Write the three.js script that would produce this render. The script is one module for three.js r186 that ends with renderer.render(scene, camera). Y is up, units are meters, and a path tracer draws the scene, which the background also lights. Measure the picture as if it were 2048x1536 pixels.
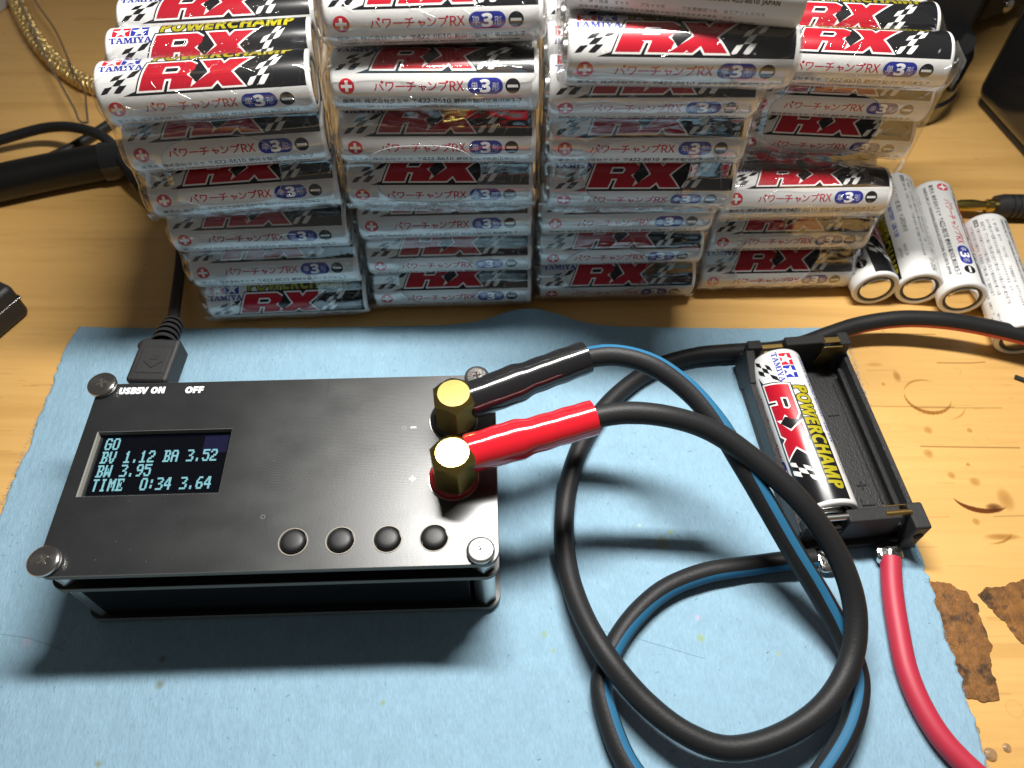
import * as THREE from 'three';
import { RoundedBoxGeometry } from 'three/addons/geometries/RoundedBoxGeometry.js';
import { mergeGeometries } from 'three/addons/utils/BufferGeometryUtils.js';
import { RectAreaLightUniformsLib } from 'three/addons/lights/RectAreaLightUniformsLib.js';

// ---------- camera, light, exposure (all lengths below are millimetres, times U) ----------
const U = 0.001;
const scene = new THREE.Scene();
const camera = new THREE.PerspectiveCamera(2 * Math.atan(768 / 1550) * 180 / Math.PI, 4 / 3, 0.01, 20);
camera.position.set(0, 190 * U, 0);
camera.lookAt(0, (190 - Math.sin(54 * Math.PI / 180) * 100) * U, -Math.cos(54 * Math.PI / 180) * 100 * U);
camera.focus = 0.195;
camera.userData.fStop = 18;
scene.background = new THREE.Color(0.085, 0.082, 0.077);
RectAreaLightUniformsLib.init();
const lamp = new THREE.RectAreaLight(new THREE.Color(1, 0.975, 0.93), 160, 145 * U, 24 * U);   // the LED bar of the bench lamp just above the batteries
lamp.position.set(28 * U, 266 * U, -181 * U);
lamp.lookAt(14 * U, 0, 30 * U);
lamp.name = 'bench_lamp';
scene.add(lamp);
const renderer = new THREE.WebGLRenderer({ antialias: true });
renderer.setSize(1024, 768);
renderer.toneMapping = THREE.LinearToneMapping;
renderer.toneMappingExposure = 1;
renderer.shadowMap.enabled = true;

// ---------- helpers ----------
let seed = 7;
const rnd = () => { seed = (seed * 1664525 + 1013904223) >>> 0; return seed / 4294967296; };
const R = (d) => d * Math.PI / 180;
const names = new Map();
function numbered(name) { const n = names.get(name) ?? 0; names.set(name, n + 1); return n ? `${name}_${String(n).padStart(3, '0')}` : name; }
function thing(name, label, category, [x, y, z] = [0, 0, 0], turn = 0, group) {
  const o = new THREE.Group(); o.name = numbered(name); scene.add(o);
  o.position.set(x * U, y * U, z * U); o.rotation.y = R(turn);
  o.userData = { label, category }; if (group) o.userData.group = group;
  return o;
}
const scaled = new WeakSet();
function part(name, geo, mat, parent, label) {
  if (Array.isArray(geo)) geo = merge(geo);
  if (!scaled.has(geo)) { geo.scale(U, U, U); scaled.add(geo); }
  const m = new THREE.Mesh(geo, mat); m.name = name; m.castShadow = m.receiveShadow = true;
  if (label) m.userData.label = label;
  parent.add(m); return m;
}
function merge(list) {
  return mergeGeometries(list.map((g) => { g = g.index ? g.toNonIndexed() : g; for (const k of Object.keys(g.attributes)) if (!['position', 'normal', 'uv'].includes(k)) g.deleteAttribute(k); return g; }));
}
const put = (m, x, y, z) => { m.position.set(x * U, y * U, z * U); return m; };
const rbox = (w, h, d, r = 0.4, x = 0, y = 0, z = 0, ry = 0, rz = 0, rx = 0) => { const g = new RoundedBoxGeometry(w, h, d, 2, r); if (rx) g.rotateX(R(rx)); if (rz) g.rotateZ(R(rz)); if (ry) g.rotateY(R(ry)); return g.translate(x, y, z); };
const hash = (x, y) => { let h = Math.imul(x, 374761393) + Math.imul(y, 668265263) | 0; h = Math.imul(h ^ (h >>> 13), 1274126177); return ((h ^ (h >>> 16)) >>> 0) / 4294967296; };
function noise(x, y) {
  const ix = Math.floor(x), iy = Math.floor(y), fx = x - ix, fy = y - iy, s = fx * fx * (3 - 2 * fx), t = fy * fy * (3 - 2 * fy);
  const a = hash(ix, iy), b = hash(ix + 1, iy), c = hash(ix, iy + 1), d = hash(ix + 1, iy + 1);
  return a + (b - a) * s + (c - a) * t + (a - b - c + d) * s * t;
}
const fbm = (x, y, n = 4) => { let v = 0, a = 0.5; for (let i = 0; i < n; i++) { v += a * noise(x, y); x = x * 2.03 + 17; y = y * 2.03 + 9; a *= 0.5; } return v / (1 - Math.pow(0.5, n)); };
const clamp = (v, a = 0, b = 1) => Math.min(b, Math.max(a, v));
const smooth = (a, b, v) => { const t = clamp((v - a) / (b - a)); return t * t * (3 - 2 * t); };
function canvas(w, h) { const c = document.createElement('canvas'); c.width = w; c.height = h; return [c, c.getContext('2d')]; }
function tex(c, srgb = true) { const t = new THREE.CanvasTexture(c); if (srgb) t.colorSpace = THREE.SRGBColorSpace; t.wrapS = t.wrapT = THREE.MirroredRepeatWrapping; t.magFilter = THREE.LinearFilter; return t; }
function field(w, h, f) {                              // a greyscale DataTexture from a function of the pixel
  const d = new Uint8Array(w * h * 4);
  for (let y = 0; y < h; y++) for (let x = 0; x < w; x++) { const v = clamp(f(x, y)) * 255, o = (y * w + x) * 4; d[o] = d[o + 1] = d[o + 2] = v; d[o + 3] = 255; }
  const t = new THREE.DataTexture(d, w, h); t.wrapS = t.wrapT = THREE.MirroredRepeatWrapping; t.magFilter = THREE.LinearFilter; t.needsUpdate = true; return t;
}
const mat = (o) => new THREE.MeshPhysicalMaterial({ side: THREE.DoubleSide, ...o });
const lin = (r, g, b) => new THREE.Color().setRGB(r, g, b);

// a body of revolution about the x axis: profile is [x, r] pairs; sharp corners get split normals
function revolve(profile, seg = 40, uvOf = (x, a) => [x, a / (2 * Math.PI)], corner = 40) {
  const pos = [], nor = [], uv = [], idx = [];
  const n = profile.length, tang = [];
  for (let i = 0; i < n - 1; i++) { const dx = profile[i + 1][0] - profile[i][0], dr = profile[i + 1][1] - profile[i][1], l = Math.hypot(dx, dr) || 1; tang.push([-dr / l, dx / l]); }
  const rows = [];
  for (let i = 0; i < n; i++) {
    const a = tang[Math.max(0, i - 1)], b = tang[Math.min(n - 2, i)];
    if (i > 0 && i < n - 1 && a[0] * b[0] + a[1] * b[1] < Math.cos(R(corner))) { rows.push([i, a, 'e']); rows.push([i, b, 's']); }
    else { const m = [a[0] + b[0], a[1] + b[1]], l = Math.hypot(...m) || 1; rows.push([i, [m[0] / l, m[1] / l], '']); }
  }
  for (const [i, nn] of rows) for (let k = 0; k <= seg; k++) {
    const t = k / seg * 2 * Math.PI, c = Math.cos(t), s = Math.sin(t), [x, r] = profile[i];
    pos.push(x, r * s, r * c); nor.push(nn[0], nn[1] * s, nn[1] * c); uv.push(...uvOf(x, t));
  }
  for (let q = 0; q < rows.length - 1; q++) { if (rows[q][2] === 'e') continue; for (let k = 0; k < seg; k++) { const a = q * (seg + 1) + k, b = a + seg + 1; idx.push(a, b, a + 1, b, b + 1, a + 1); } }
  const g = new THREE.BufferGeometry();
  g.setAttribute('position', new THREE.Float32BufferAttribute(pos, 3)); g.setAttribute('normal', new THREE.Float32BufferAttribute(nor, 3)); g.setAttribute('uv', new THREE.Float32BufferAttribute(uv, 2)); g.setIndex(idx);
  return g;
}
// a cable: radius may be a function of t; from/to (degrees from the top, towards the viewer's side) sweep only a strip of the circumference
function sweep(points, radius, { n = 200, seg = 20, from = 0, to = 360, caps = true, angle = null, squash = 1 } = {}) {
  const curve = new THREE.CatmullRomCurve3(points.map((p) => new THREE.Vector3(...p)), false, 'centripetal');
  const up = new THREE.Vector3(0, 1, 0), P = new THREE.Vector3(), T = new THREE.Vector3(), S = new THREE.Vector3(), N = new THREE.Vector3(), D = new THREE.Vector3();
  const pos = [], nor = [], uv = [], idx = [], L = curve.getLength();
  const ringAt = (t, r, flat) => {
    curve.getPointAt(t, P); curve.getTangentAt(t, T); S.crossVectors(T, up).normalize(); N.crossVectors(S, T).normalize();
    const off = angle ? angle(t) : 0;
    for (let k = 0; k <= seg; k++) {
      const a = R(from + off + (to - from) * k / seg);
      D.copy(N).multiplyScalar(Math.cos(a) * squash).addScaledVector(S, Math.sin(a));
      pos.push(P.x + D.x * r, P.y + D.y * r, P.z + D.z * r);
      if (flat) nor.push(T.x * flat, T.y * flat, T.z * flat); else nor.push(D.x, D.y, D.z);
      uv.push(t * L / 20, k / seg);
    }
  };
  const rad = (t) => typeof radius === 'function' ? radius(t) : radius;
  for (let i = 0; i <= n; i++) ringAt(i / n, rad(i / n), 0);
  for (let i = 0; i < n; i++) for (let k = 0; k < seg; k++) { const a = i * (seg + 1) + k, b = a + seg + 1; idx.push(a, a + 1, b, b, a + 1, b + 1); }
  if (caps && to - from === 360) for (const [t, f] of [[0, -1], [1, 1]]) {
    const b0 = pos.length / 3; ringAt(t, rad(t), f); ringAt(t, 0.001, f);
    for (let k = 0; k < seg; k++) idx.push(b0 + k, b0 + k + 1, b0 + seg + 1 + k);
  }
  const g = new THREE.BufferGeometry();
  g.setAttribute('position', new THREE.Float32BufferAttribute(pos, 3)); g.setAttribute('normal', new THREE.Float32BufferAttribute(nor, 3)); g.setAttribute('uv', new THREE.Float32BufferAttribute(uv, 2)); g.setIndex(idx);
  return g;
}

// ---------- stroke lettering for the Japanese print: each glyph is strokes of two-character points on a 20 x 20 grid ----------
const GLYPH = {
  'パ': '56 4b 1h|b6 eb hh|e2 g0 i2 g4 e2', 'ワ': '39 33 g3 g8 dd 7i', 'ー': '1a ia', 'チ': 'f2 a4 33|1a ia|a4 aa 9e 5i', 'ャ': '5a ha gd ef|87 bi', 'ン': '33 77|2h 8g eb h5', 'プ': '24 f4 e9 bd 5i|g1 i0 j2 h3 g1',
  'タ': '82 56 2a|64 g4 e9 bd 4i|78 dc', 'ミ': '43 f6|58 eb|3e gi', 'ヤ': '28 h5 f9 da|73 bi', 'ア': '23 h3 f6 b9|96 9b 4i', 'ル': '73 7b 2i|c3 ch ie', 'カ': '16 h6 gh dg|82 8a 2i', 'リ': '43 4b|e2 eb 9i',
  '単': '51 73|a1 a3|f1 d3|34 g4 gb 3b 34|38 g8|a4 aj|0e je', '形': '13 a3|19 a9|43 4a 1i|83 8i|h2 d6 b7|h8 dc ad|ie di 9j',
  '販': '22 82 8e 2e 22|26 86|2a 8a|4e 1i|6e 9i|b2 j2|b2 ba 9i|b7 h7 ed ai|c9 ji', '売': '23 h3|a0 a6|46 f6|1b 19 i9 ib|7b 6f 2i|cb ci ji jf', '元': '43 f3|18 i8|78 6e 2i|c8 ch ii jf',
  '株': '16 86|41 4j|47 1d|57 8b|b2 a6|a5 i5|9a ja|e1 ej|ea 9g|ea jg', '式': '15 i5|c1 cb gi jg|f1 h3|29 99|69 6g|1h 9f', '会': 'a0 19|a0 j9|68 d8|2c hc|8c 4h fh|df gj', '社': '41 53|25 85 1c|59 5j|6a 8c|a8 i8|e3 eh|9h jh',
  '〒': '32 g2|16 i6|a6 aj', '静': '13 93|16 96|19 99|51 59|2j 2b 8b 8j|2e 8e|2g 8g|e1 a5|c2 h2 f5|b5 i5 ib bb|98 j8|e5 ej cj', '岡': '2j 22 h2 hj|65 77|d5 c7|48 f8|a8 ae|6b 6f df db', '市': 'a1 a4|14 i4|49 4g|49 f9 fg df|a4 aj',
  '駿': '22 2b|22 92|25 85|28 88|2b 9b 9i 7j|1e 1h|4d 4g|6d 6g|f1 c5 i5|d6 b9|g6 i9|ea 9f|bc hc di 9j|bd jj', '河': '12 34|07 29|0i 4c|62 j2|g2 gi di|77 d7 dd 7d 77', '区': 'i2 22 2h jh|e5 5e|66 ee',
  '恩': '42 g2 gb 4b 42|65 e5|a3 a7 6a|a7 ea|2d 1h|6d 6h ch ee|9c bd|gd jh', '田': '22 h2 hh 2h 22|2a ha|a2 ah', '原': '22 i2|22 2b 0j|b2 96|65 g5 gc 6c 65|69 g9|bc bj|7e 5h|fe hh',
  '乾': '14 94|51 57|27 87 8d 2d 27|2a 8a|1f 9f|5d 5j|d1 b5|c4 j4|b8 i8 bg bi ji jf', '電': '42 g2|16 15 j5 i7|a2 aa|57 87|c7 f7|4a ga gg 4g 4a|4d gd|aa ai ji jg', '池': '12 34|07 29|0i 4c|69 i5 ib gb|66 6i ji jf|c1 ce',
  '水': 'a1 ai 8h|16 66 1e|g4 b8|b8 jh', '銀': '50 06|50 a5|2a 8a|57 5h|0h ah|2c 3f|8c 7f|b2 i2 i9 b9|b5 i5|b2 bi eg|e9 ji|ib fd', '使': '41 09|36 3j|74 j4|77 i7 ib 7b 77|d1 db 5j|8d ji', '用': '32 3c 0j|32 h2 hj fi|37 h7|3c hc|a2 aj',
};
const g20 = (c) => parseInt(c, 20);
function glyph(x, ch, X, Y, w, h, lw) {
  x.lineWidth = lw; x.lineJoin = x.lineCap = 'round';
  for (const s of GLYPH[ch].split('|')) { x.beginPath(); s.split(' ').forEach((p, i) => x[i ? 'lineTo' : 'moveTo'](X + g20(p[0]) / 19 * w, Y + g20(p[1]) / 19 * h)); x.stroke(); }
}
// text from (x0, top) to x1, letters of height h; Japanese letters by strokes, Latin ones by the sans font
function print(x, text, x0, x1, top, h, color, lw, { font = 'sans-serif', weight = '', stroke = 0 } = {}) {
  x.save(); x.fillStyle = x.strokeStyle = color; x.font = `${weight} ${h * 1.36}px ${font}`; x.textBaseline = 'alphabetic';
  const adv = [...text].map((c) => GLYPH[c] ? h * 1.08 : c === ' ' ? h * 0.5 : x.measureText(c).width), total = adv.reduce((a, b) => a + b, 0), k = (x1 - x0) / total;
  x.translate(x0, top); x.scale(k, 1); let X = 0; [...text].forEach((c, i) => {
    if (GLYPH[c]) glyph(x, c, X + h * 0.04, 0, h, h, lw); else if (c !== ' ') { x.fillText(c, X, h * 0.98); if (stroke) { x.lineWidth = stroke; x.strokeText(c, X, h * 0.98); } } X += adv[i];
  }); x.restore();
}
function poly(x, pts, fill) { x.beginPath(); pts.forEach(([a, b], i) => x[i ? 'lineTo' : 'moveTo'](a, b)); x.closePath(); if (fill) { x.fillStyle = fill; x.fill(); } }

// ---------- the battery's printed sleeve: 50.5 mm long, 45.55 mm round; v = 0 at the line of the plus mark, growing upwards ----------
const K = 40, LW = 2020, LH = 1822;
function makeLabel() {
  const [c, x] = canvas(LW, LH), Y = (v) => LH - v * K, X = (m) => m * K;
  x.fillStyle = '#dededc'; x.fillRect(0, 0, LW, LH);
  const draw = () => {
    // black ground of the front
    x.fillStyle = '#17171a';
    x.beginPath(); [[7.2, 2.9], [49.3, 2.9], [49.3, 16.2], [29.5, 16.2], [27.2, 11.6], [13.2, 11.5], [10.2, 3.9]].forEach(([a, b], i) => x[i ? 'lineTo' : 'moveTo'](X(a), Y(b))); x.fill();
    x.fillStyle = '#17171a'; x.fillRect(X(13.7), Y(15.5), X(33), X(0.25));
    // chequers: black ones on the white end, white ones on the black end
    const flag = (ox, oy, cols, rows, cw, ch, lean, curve, color, skip) => {
      for (let r = 0; r < rows; r++) for (let q = 0; q < cols; q++) if ((r + q) % 2 === skip) {
        const f = (a, b) => { const u = b / rows; return [X(ox + a * cw * (0.72 + 0.28 * u) + lean * b * ch), Y(oy + b * ch * (1 + 0.16 * a) + curve * Math.sin((a + b) * 0.9))]; };
        poly(x, [f(q, r), f(q + 0.5, r - 0.06), f(q + 1, r), f(q + 1.05, r + 0.5), f(q + 1, r + 1), f(q + 0.5, r + 0.94), f(q, r + 1), f(q - 0.04, r + 0.5)], color);
      }
    };
    flag(2.4, 3.6, 3, 3, 2.05, 1.3, 0.95, 0.18, '#17171a', 0);
    poly(x, [[X(2.3), Y(3.5)], [X(4.6), Y(4.5)], [X(5.3), Y(5.0)], [X(3.6), Y(4.6)]], '#17171a');
    flag(35.6, 3.7, 3, 4, 1.85, 1.65, 0.72, 0.2, '#e9e9e6', 0);
    // RX
    const b = 3.9, t = 10.7, P = (a, v) => [X(a), Y(b + v * (t - b))];
    const letterR = [[11, 0], [13.6, 1], [23.2, 1], [24.7, 0.84], [24.2, 0.62], [22.3, 0.46], [23.6, 0.3], [22.7, 0], [17.9, 0], [18.8, 0.34], [17.3, 0.34], [16.3, 0]], hole = [[17.1, 0.56], [17.7, 0.76], [20.5, 0.76], [20.8, 0.68], [20.2, 0.56]];
    const letterX = [[22.4, 0], [27.7, 0.5], [25.8, 1], [30.1, 1], [30.9, 0.8], [32.2, 1], [37, 1], [32.5, 0.48], [34.9, 0], [30.1, 0], [29.2, 0.2], [27.5, 0]];
    x.lineJoin = 'miter';
    for (const [lw, col] of [[1.5, '#17171a'], [0.85, '#f2f1ee']]) for (const L of [letterR, letterX]) { poly(x, L.map(([a, v]) => P(a, v))); x.strokeStyle = col; x.lineWidth = lw * K; x.stroke(); }
    poly(x, [P(22.9, 0.44), P(25, 0.9), P(27.1, 0.5), P(24.3, 0.17)], '#17171a');
    for (const L of [letterR, letterX]) poly(x, L.map(([a, v]) => P(a, v)), '#b01428');
    poly(x, hole.map(([a, v]) => P(a, v)), '#17171a'); x.strokeStyle = '#f2f1ee'; x.lineWidth = 0.4 * K; poly(x, hole.map(([a, v]) => P(a, v))); x.stroke();
    // maker's mark: two squares with stars
    for (const [ox, col] of [[2.9, '#c81f33'], [7.3, '#27349a']]) {
      x.fillStyle = col; x.fillRect(X(ox), Y(14.4), X(4.2), X(3.5)); x.fillStyle = '#f4f4f2'; x.beginPath();
      for (let i = 0; i < 10; i++) { const r = i % 2 ? 0.82 : 2.1, a = Math.PI / 2 + i * Math.PI / 5; x[i ? 'lineTo' : 'moveTo'](X(ox + 2.1 + r * Math.cos(a)), Y(12.5 + r * Math.sin(a))); } x.fill();
    }
    print(x, 'TAMIYA', X(2.3), X(12.4), Y(10.5), X(1.55), '#25308f', 3, { font: 'serif', weight: 'bold', stroke: 4 });
    // POWERCHAMP
    x.save(); x.font = `bold ${3.5 * K * 1.4}px sans-serif`; x.lineJoin = 'miter'; x.miterLimit = 2; const pw = x.measureText('POWERCHAMP').width; x.translate(X(13.9), Y(11.75)); x.transform(X(32.4) / pw, 0, -0.08, 1.06, 0, 0);
    x.lineWidth = 34; x.strokeStyle = '#141416'; x.strokeText('POWERCHAMP', 0, 0); x.lineWidth = 9; x.strokeStyle = x.fillStyle = '#a59a22'; x.fillText('POWERCHAMP', 0, 0); x.strokeText('POWERCHAMP', 0, 0); x.restore();
    // the line of the plus mark
    const disc = (m, v, r, col) => { x.fillStyle = col; x.beginPath(); x.arc(X(m), Y(v), r * K, 0, 7); x.fill(); };
    disc(4.9, 0, 1.85, '#cb2234'); x.fillStyle = '#f2f2f0'; x.fillRect(X(3.6), Y(0.36), X(2.6), X(0.72)); x.fillRect(X(4.54), Y(1.3), X(0.72), X(2.6));
    print(x, 'パワーチャンプRX', X(11.3), X(32.6), Y(1.15), X(2.25), '#b81d33', 12, { stroke: 3 });
    x.fillStyle = '#2b3494'; x.beginPath(); x.roundRect(X(33.5), Y(1.9), X(8.4), X(3.8), X(1.9)); x.fill();
    print(x, '単', X(34.2), X(36.1), Y(1), X(2), '#f4f4f8', 5); print(x, '形', X(39.2), X(41.1), Y(1), X(2), '#f4f4f8', 5); print(x, '3', X(36.4), X(39), Y(1.45), X(2.9), '#ffffff', 6, { weight: 'bold', stroke: 7 });
    disc(44.2, 0, 1.75, '#1d1d20'); x.fillStyle = '#f2f2f0'; x.fillRect(X(42.95), Y(0.32), X(2.5), X(0.64));
    print(x, '販売元 株式会社タミヤ 〒422-8610 静岡市駿河区恩田原3-7', X(3.4), X(46.4), Y(-3.05), X(1.4), '#1c1c20', 6.5, { stroke: 4 });
    print(x, 'TAMIYA,INC.3-7 ONDAWARA,SURUGA-KU,SHIZUOKA 422-8610 JAPAN', X(3.8), X(45.2), Y(-5.35), X(0.9), '#1c1c20', 3, { stroke: 3 });
    // the back: name lines, then small print
    print(x, 'TAMIYA ALKALINE BATTERY   LR6 1.5V', X(3), X(32), Y(18.9), X(1.35), '#2447a8', 4, { weight: 'bold', stroke: 3 });
    print(x, 'タミヤアルカリ乾電池 水銀0使用', X(2.6), X(31), Y(21.9), X(1.6), '#3a3a3c', 5, { stroke: 2 });
    print(x, 'MADE IN', X(36), X(41.5), Y(20.2), X(1), '#3a3a3c', 3); print(x, 'JAPAN', X(37), X(41.5), Y(18.6), X(1), '#3a3a3c', 3);
    const kana = [...'ミタヤアルカリンワチプ会元用水田市区原使池乾'];
    for (let l = 0; l < 8; l++) {
      const v = 24.2 + l * 1.75; let m = 3 + (l % 4 === 0 ? 3.6 : 1) + rnd();
      if (l % 4 === 0) { x.fillStyle = '#2a2a2c'; x.fillRect(X(3), Y(v + 1.15), X(3.2), X(1.3)); print(x, '元用', X(3.3), X(5.9), Y(v + 0.95), X(0.95), '#eee', 4); }
      x.strokeStyle = '#3c3c3e'; const end = 34 + rnd() * 9;
      while (m < end) { if (rnd() < 0.9) glyph(x, kana[Math.floor(rnd() * kana.length)], X(m), Y(v + 1), X(0.9), X(1), 4); m += 1.08; }
    }
    print(x, '01-2034', X(43.2), X(48.6), Y(27.5), X(1.7), '#1c1c1e', 5, { stroke: 3 });
    print(x, '使用 元 会 月-田', X(43.2), X(48.6), Y(30), X(0.8), '#3a3a3c', 3);
  };
  GLYPH['月'] = '5j 52 f2 fj dj|57 f7|5c fc'; GLYPH['中'] = GLYPH['田'];
  for (const off of [0, -LH]) { x.save(); x.translate(0, off); const s = seed; draw(); seed = s; x.restore(); }   // printed round the seam
  return tex(c);
}
const labelTex = makeLabel(); labelTex.wrapS = THREE.ClampToEdgeWrapping; labelTex.wrapT = THREE.RepeatWrapping;
const scuff = field(256, 256, (x, y) => 0.45 + 0.35 * fbm(x / 18, y / 18, 4) + (noise(x / 2, y / 40) > 0.86 ? 0.25 : 0));
const M = {
  sleeve: mat({ map: labelTex, roughness: 0.27, clearcoat: 0.15, clearcoatRoughness: 0.2 }),
  steel: mat({ color: lin(0.78, 0.77, 0.74), metalness: 1, roughness: 0.12 }),
  dullsteel: mat({ color: lin(0.62, 0.61, 0.58), metalness: 1, roughness: 0.3 }),
  seal: mat({ color: lin(0.03, 0.034, 0.026), roughness: 0.5 }),
  gold: mat({ color: lin(0.58, 0.44, 0.13), metalness: 1, roughness: 0.24 }),
  goldface: mat({ color: lin(0.62, 0.47, 0.15), metalness: 1, roughness: 0.23 }),
  brass: mat({ color: lin(0.55, 0.38, 0.13), metalness: 1, roughness: 0.34 }),
  solder: mat({ color: lin(0.72, 0.71, 0.68), metalness: 1, roughness: 0.18, bumpMap: field(128, 128, (x, y) => fbm(x / 30, y / 30, 3)), bumpScale: 0.0004 }),
  blackgloss: mat({ color: lin(0.012, 0.012, 0.013), roughness: 0.16, clearcoat: 0.6, clearcoatRoughness: 0.08 }),
  rubber: mat({ color: lin(0.016, 0.016, 0.017), roughness: 0.5, specularIntensity: 0.5, bumpMap: field(256, 256, (x, y) => 0.5 + 0.3 * fbm(x / 5, y / 5, 3) + (hash(x, y) > 0.996 ? 0.3 : 0)), bumpScale: 0.00012 }),
  red: mat({ color: lin(0.6, 0.012, 0.022), roughness: 0.14, clearcoat: 0.8, clearcoatRoughness: 0.06 }),
  redwire: mat({ color: lin(0.46, 0.026, 0.055), roughness: 0.5 }),
  blue: mat({ color: lin(0.022, 0.13, 0.25), roughness: 0.6, specularIntensity: 0.5 }),
  plastic: mat({ color: lin(0.018, 0.018, 0.019), roughness: 0.5, bumpMap: field(256, 256, (x, y) => fbm(x / 2.2, y / 2.2, 3)), bumpScale: 0.0001 }),
  fr4: mat({ color: lin(0.16, 0.17, 0.155), roughness: 0.6 }),
  mask: mat({ color: lin(0.01, 0.011, 0.012), roughness: 0.3 }),
};

// ---------- desk top ----------
{
  const W = 2048, H = 1536, k = W / 500, d = new Uint8ClampedArray(W * H * 4);
  for (let y = 0; y < H; y++) for (let x = 0; x < W; x++) {
    const X = x / k, Y = y / k, wob = 4 * fbm(X / 60, Y / 40, 3), yy = Y + wob;
    const board = Math.floor((Y + 30 + 1.2 * noise(X / 90, 3)) / 92);
    let g = fbm(X / 90 + board * 31, yy / 2.6, 4) * 0.55 + fbm(X / 30 + board * 7, yy / 0.9, 3) * 0.3 + noise(X / 6, yy / 0.35) * 0.15;
    g = (g - 0.5) * 0.3 + 0.08 * (fbm(X / 45, Y / 45, 3) - 0.5) + 0.05 * (hash(board, 5) - 0.5);
    const late = smooth(0.63, 0.76, fbm(X / 160 + 40 + board * 9, yy / 5.5 + board * 3, 2)) * 0.06;
    const o = (y * W + x) * 4, v = 1 + g * 0.42 - late;
    d[o] = 220 * Math.pow(v, 0.75); d[o + 1] = 174 * Math.pow(v, 0.95); d[o + 2] = 104 * Math.pow(v, 1.3); d[o + 3] = 255;
  }
  const [c, x] = canvas(W, H); x.putImageData(new ImageData(d, W, H), 0, 0);
  const px = (X, Z) => [(X + 250) * k, (Z + 370) * k];
  const blot = (X, Z, rx, rz, a, col = '126,74,18') => { const [cx, cy] = px(X, Z), r = Math.max(rx, rz) * k, g = x.createRadialGradient(cx, cy, 0, cx, cy, r); g.addColorStop(0, `rgba(${col},${a})`); g.addColorStop(0.55, `rgba(${col},${a * 0.7})`); g.addColorStop(1, `rgba(${col},0)`); x.save(); x.translate(cx, cy); x.scale(rx / Math.max(rx, rz), rz / Math.max(rx, rz)); x.translate(-cx, -cy); x.fillStyle = g; x.beginPath(); x.arc(cx, cy, r, 0, 7); x.fill(); x.restore(); };
  const arc = (X, Z, rx, rz, a0, a1, w, a, col = '128,76,18') => { const [cx, cy] = px(X, Z); x.strokeStyle = `rgba(${col},${a})`; x.lineCap = 'round'; for (let i = 0; i < 16; i++) { const t0 = a0 + (a1 - a0) * i / 16, t1 = a0 + (a1 - a0) * (i + 1) / 16; x.lineWidth = w * k * Math.sin(Math.PI * (i + 0.6) / 16.6); x.beginPath(); x.ellipse(cx, cy, rx * k, rz * k, 0, t0, t1); x.stroke(); } };
  arc(124.5, -133.5, 6.8, 6, 0.3, 3.3, 1.3, 0.5); arc(124.5, -133.5, 6.8, 6, 3.4, 5.3, 0.7, 0.3); arc(127, -131, 7.6, 6, 0.2, 1.4, 0.5, 0.22); blot(117.5, -141, 1.3, 2.4, 0.5); blot(112, -145.5, 3, 0.9, 0.28);
  arc(129, -101, 8.5, 5.5, 0.9, 2.8, 1.5, 0.75, '96,46,6'); blot(131, -96.5, 2.6, 1.6, 0.8, '70,30,4'); blot(135, -99, 2.5, 4, 0.4); blot(128.5, -104.5, 1.8, 1.6, 0.4); blot(130, -88, 5.5, 1.1, 0.55); arc(126, -90, 7, 4, 0.2, 1.6, 0.6, 0.35);
  for (const [X, Z, r] of [[121, -121.5, 1.3], [118.6, -113.6, 1.4], [122.8, -106.5, 1.1], [133, -121.4, 0.8], [112.6, -138, 0.5], [128.6, -110, 0.5], [124.7, -92.4, 1]]) { blot(X, Z, r, r, 0.42); arc(X, Z, r * 0.9, r * 0.9, 0, 6.2, 0.25, 0.3); }
  for (let i = 0; i < 26; i++) arc(100 + rnd() * 70, -200 + rnd() * 170, 0.8 + rnd() * 1.8, 0.6 + rnd() * 1.5, rnd() * 6, rnd() * 6 + 5, 0.16, 0.16 + rnd() * 0.12);
  for (let i = 0; i < 1600; i++) { const [a, b] = px(-245 + rnd() * 490, -365 + rnd() * 360); x.strokeStyle = `rgba(110,66,22,${0.08 + rnd() * 0.16})`; x.lineWidth = 0.6 + rnd() * 0.7; x.beginPath(); x.moveTo(a, b); x.lineTo(a + 6 + rnd() * 34, b + rnd() * 2 - 1); x.stroke(); }
  for (let i = 0; i < 70; i++) blot(-240 + rnd() * 480, -360 + rnd() * 350, 0.25 + rnd() * 0.4, 0.2 + rnd() * 0.3, 0.55, '60,34,14');
  for (let i = 0; i < 60; i++) { const [a, b] = px(-240 + rnd() * 480, -360 + rnd() * 350); x.strokeStyle = `rgba(92,56,20,${0.2 + rnd() * 0.35})`; x.lineWidth = 0.8 + rnd() * 0.8; x.beginPath(); x.moveTo(a, b); x.quadraticCurveTo(a + 20 + rnd() * 30, b + rnd() * 4 - 2, a + 40 + rnd() * 80, b + rnd() * 6 - 3); x.stroke(); }
  const wood = tex(c), bump = field(1024, 768, (X, Y) => { const a = X / 2.048, b = Y / 2.048, yy = b + 4 * fbm(a / 60, b / 40, 3); return 0.5 + 0.35 * (fbm(a / 30, yy / 0.9, 3) - 0.5) + 0.3 * (fbm(a / 14, b / 9, 3) - 0.5); });
  const geo = new THREE.PlaneGeometry(1400, 1000, 2, 2).rotateX(-Math.PI / 2).translate(0, 0, -250), p = geo.attributes.position, uv = geo.attributes.uv;
  for (let i = 0; i < p.count; i++) uv.setXY(i, (p.getX(i) + 250) / 500, 1 - (p.getZ(i) + 370) / 375);
  bump.flipY = true;
  const m = part('desk_surface', geo, mat({ map: wood, roughness: 0.36, bumpMap: bump, bumpScale: 0.00022, clearcoat: 0.25, clearcoatRoughness: 0.22 }), scene, 'yellow varnished pine desk top with brown stains');
  m.userData.kind = 'structure';
}

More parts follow.
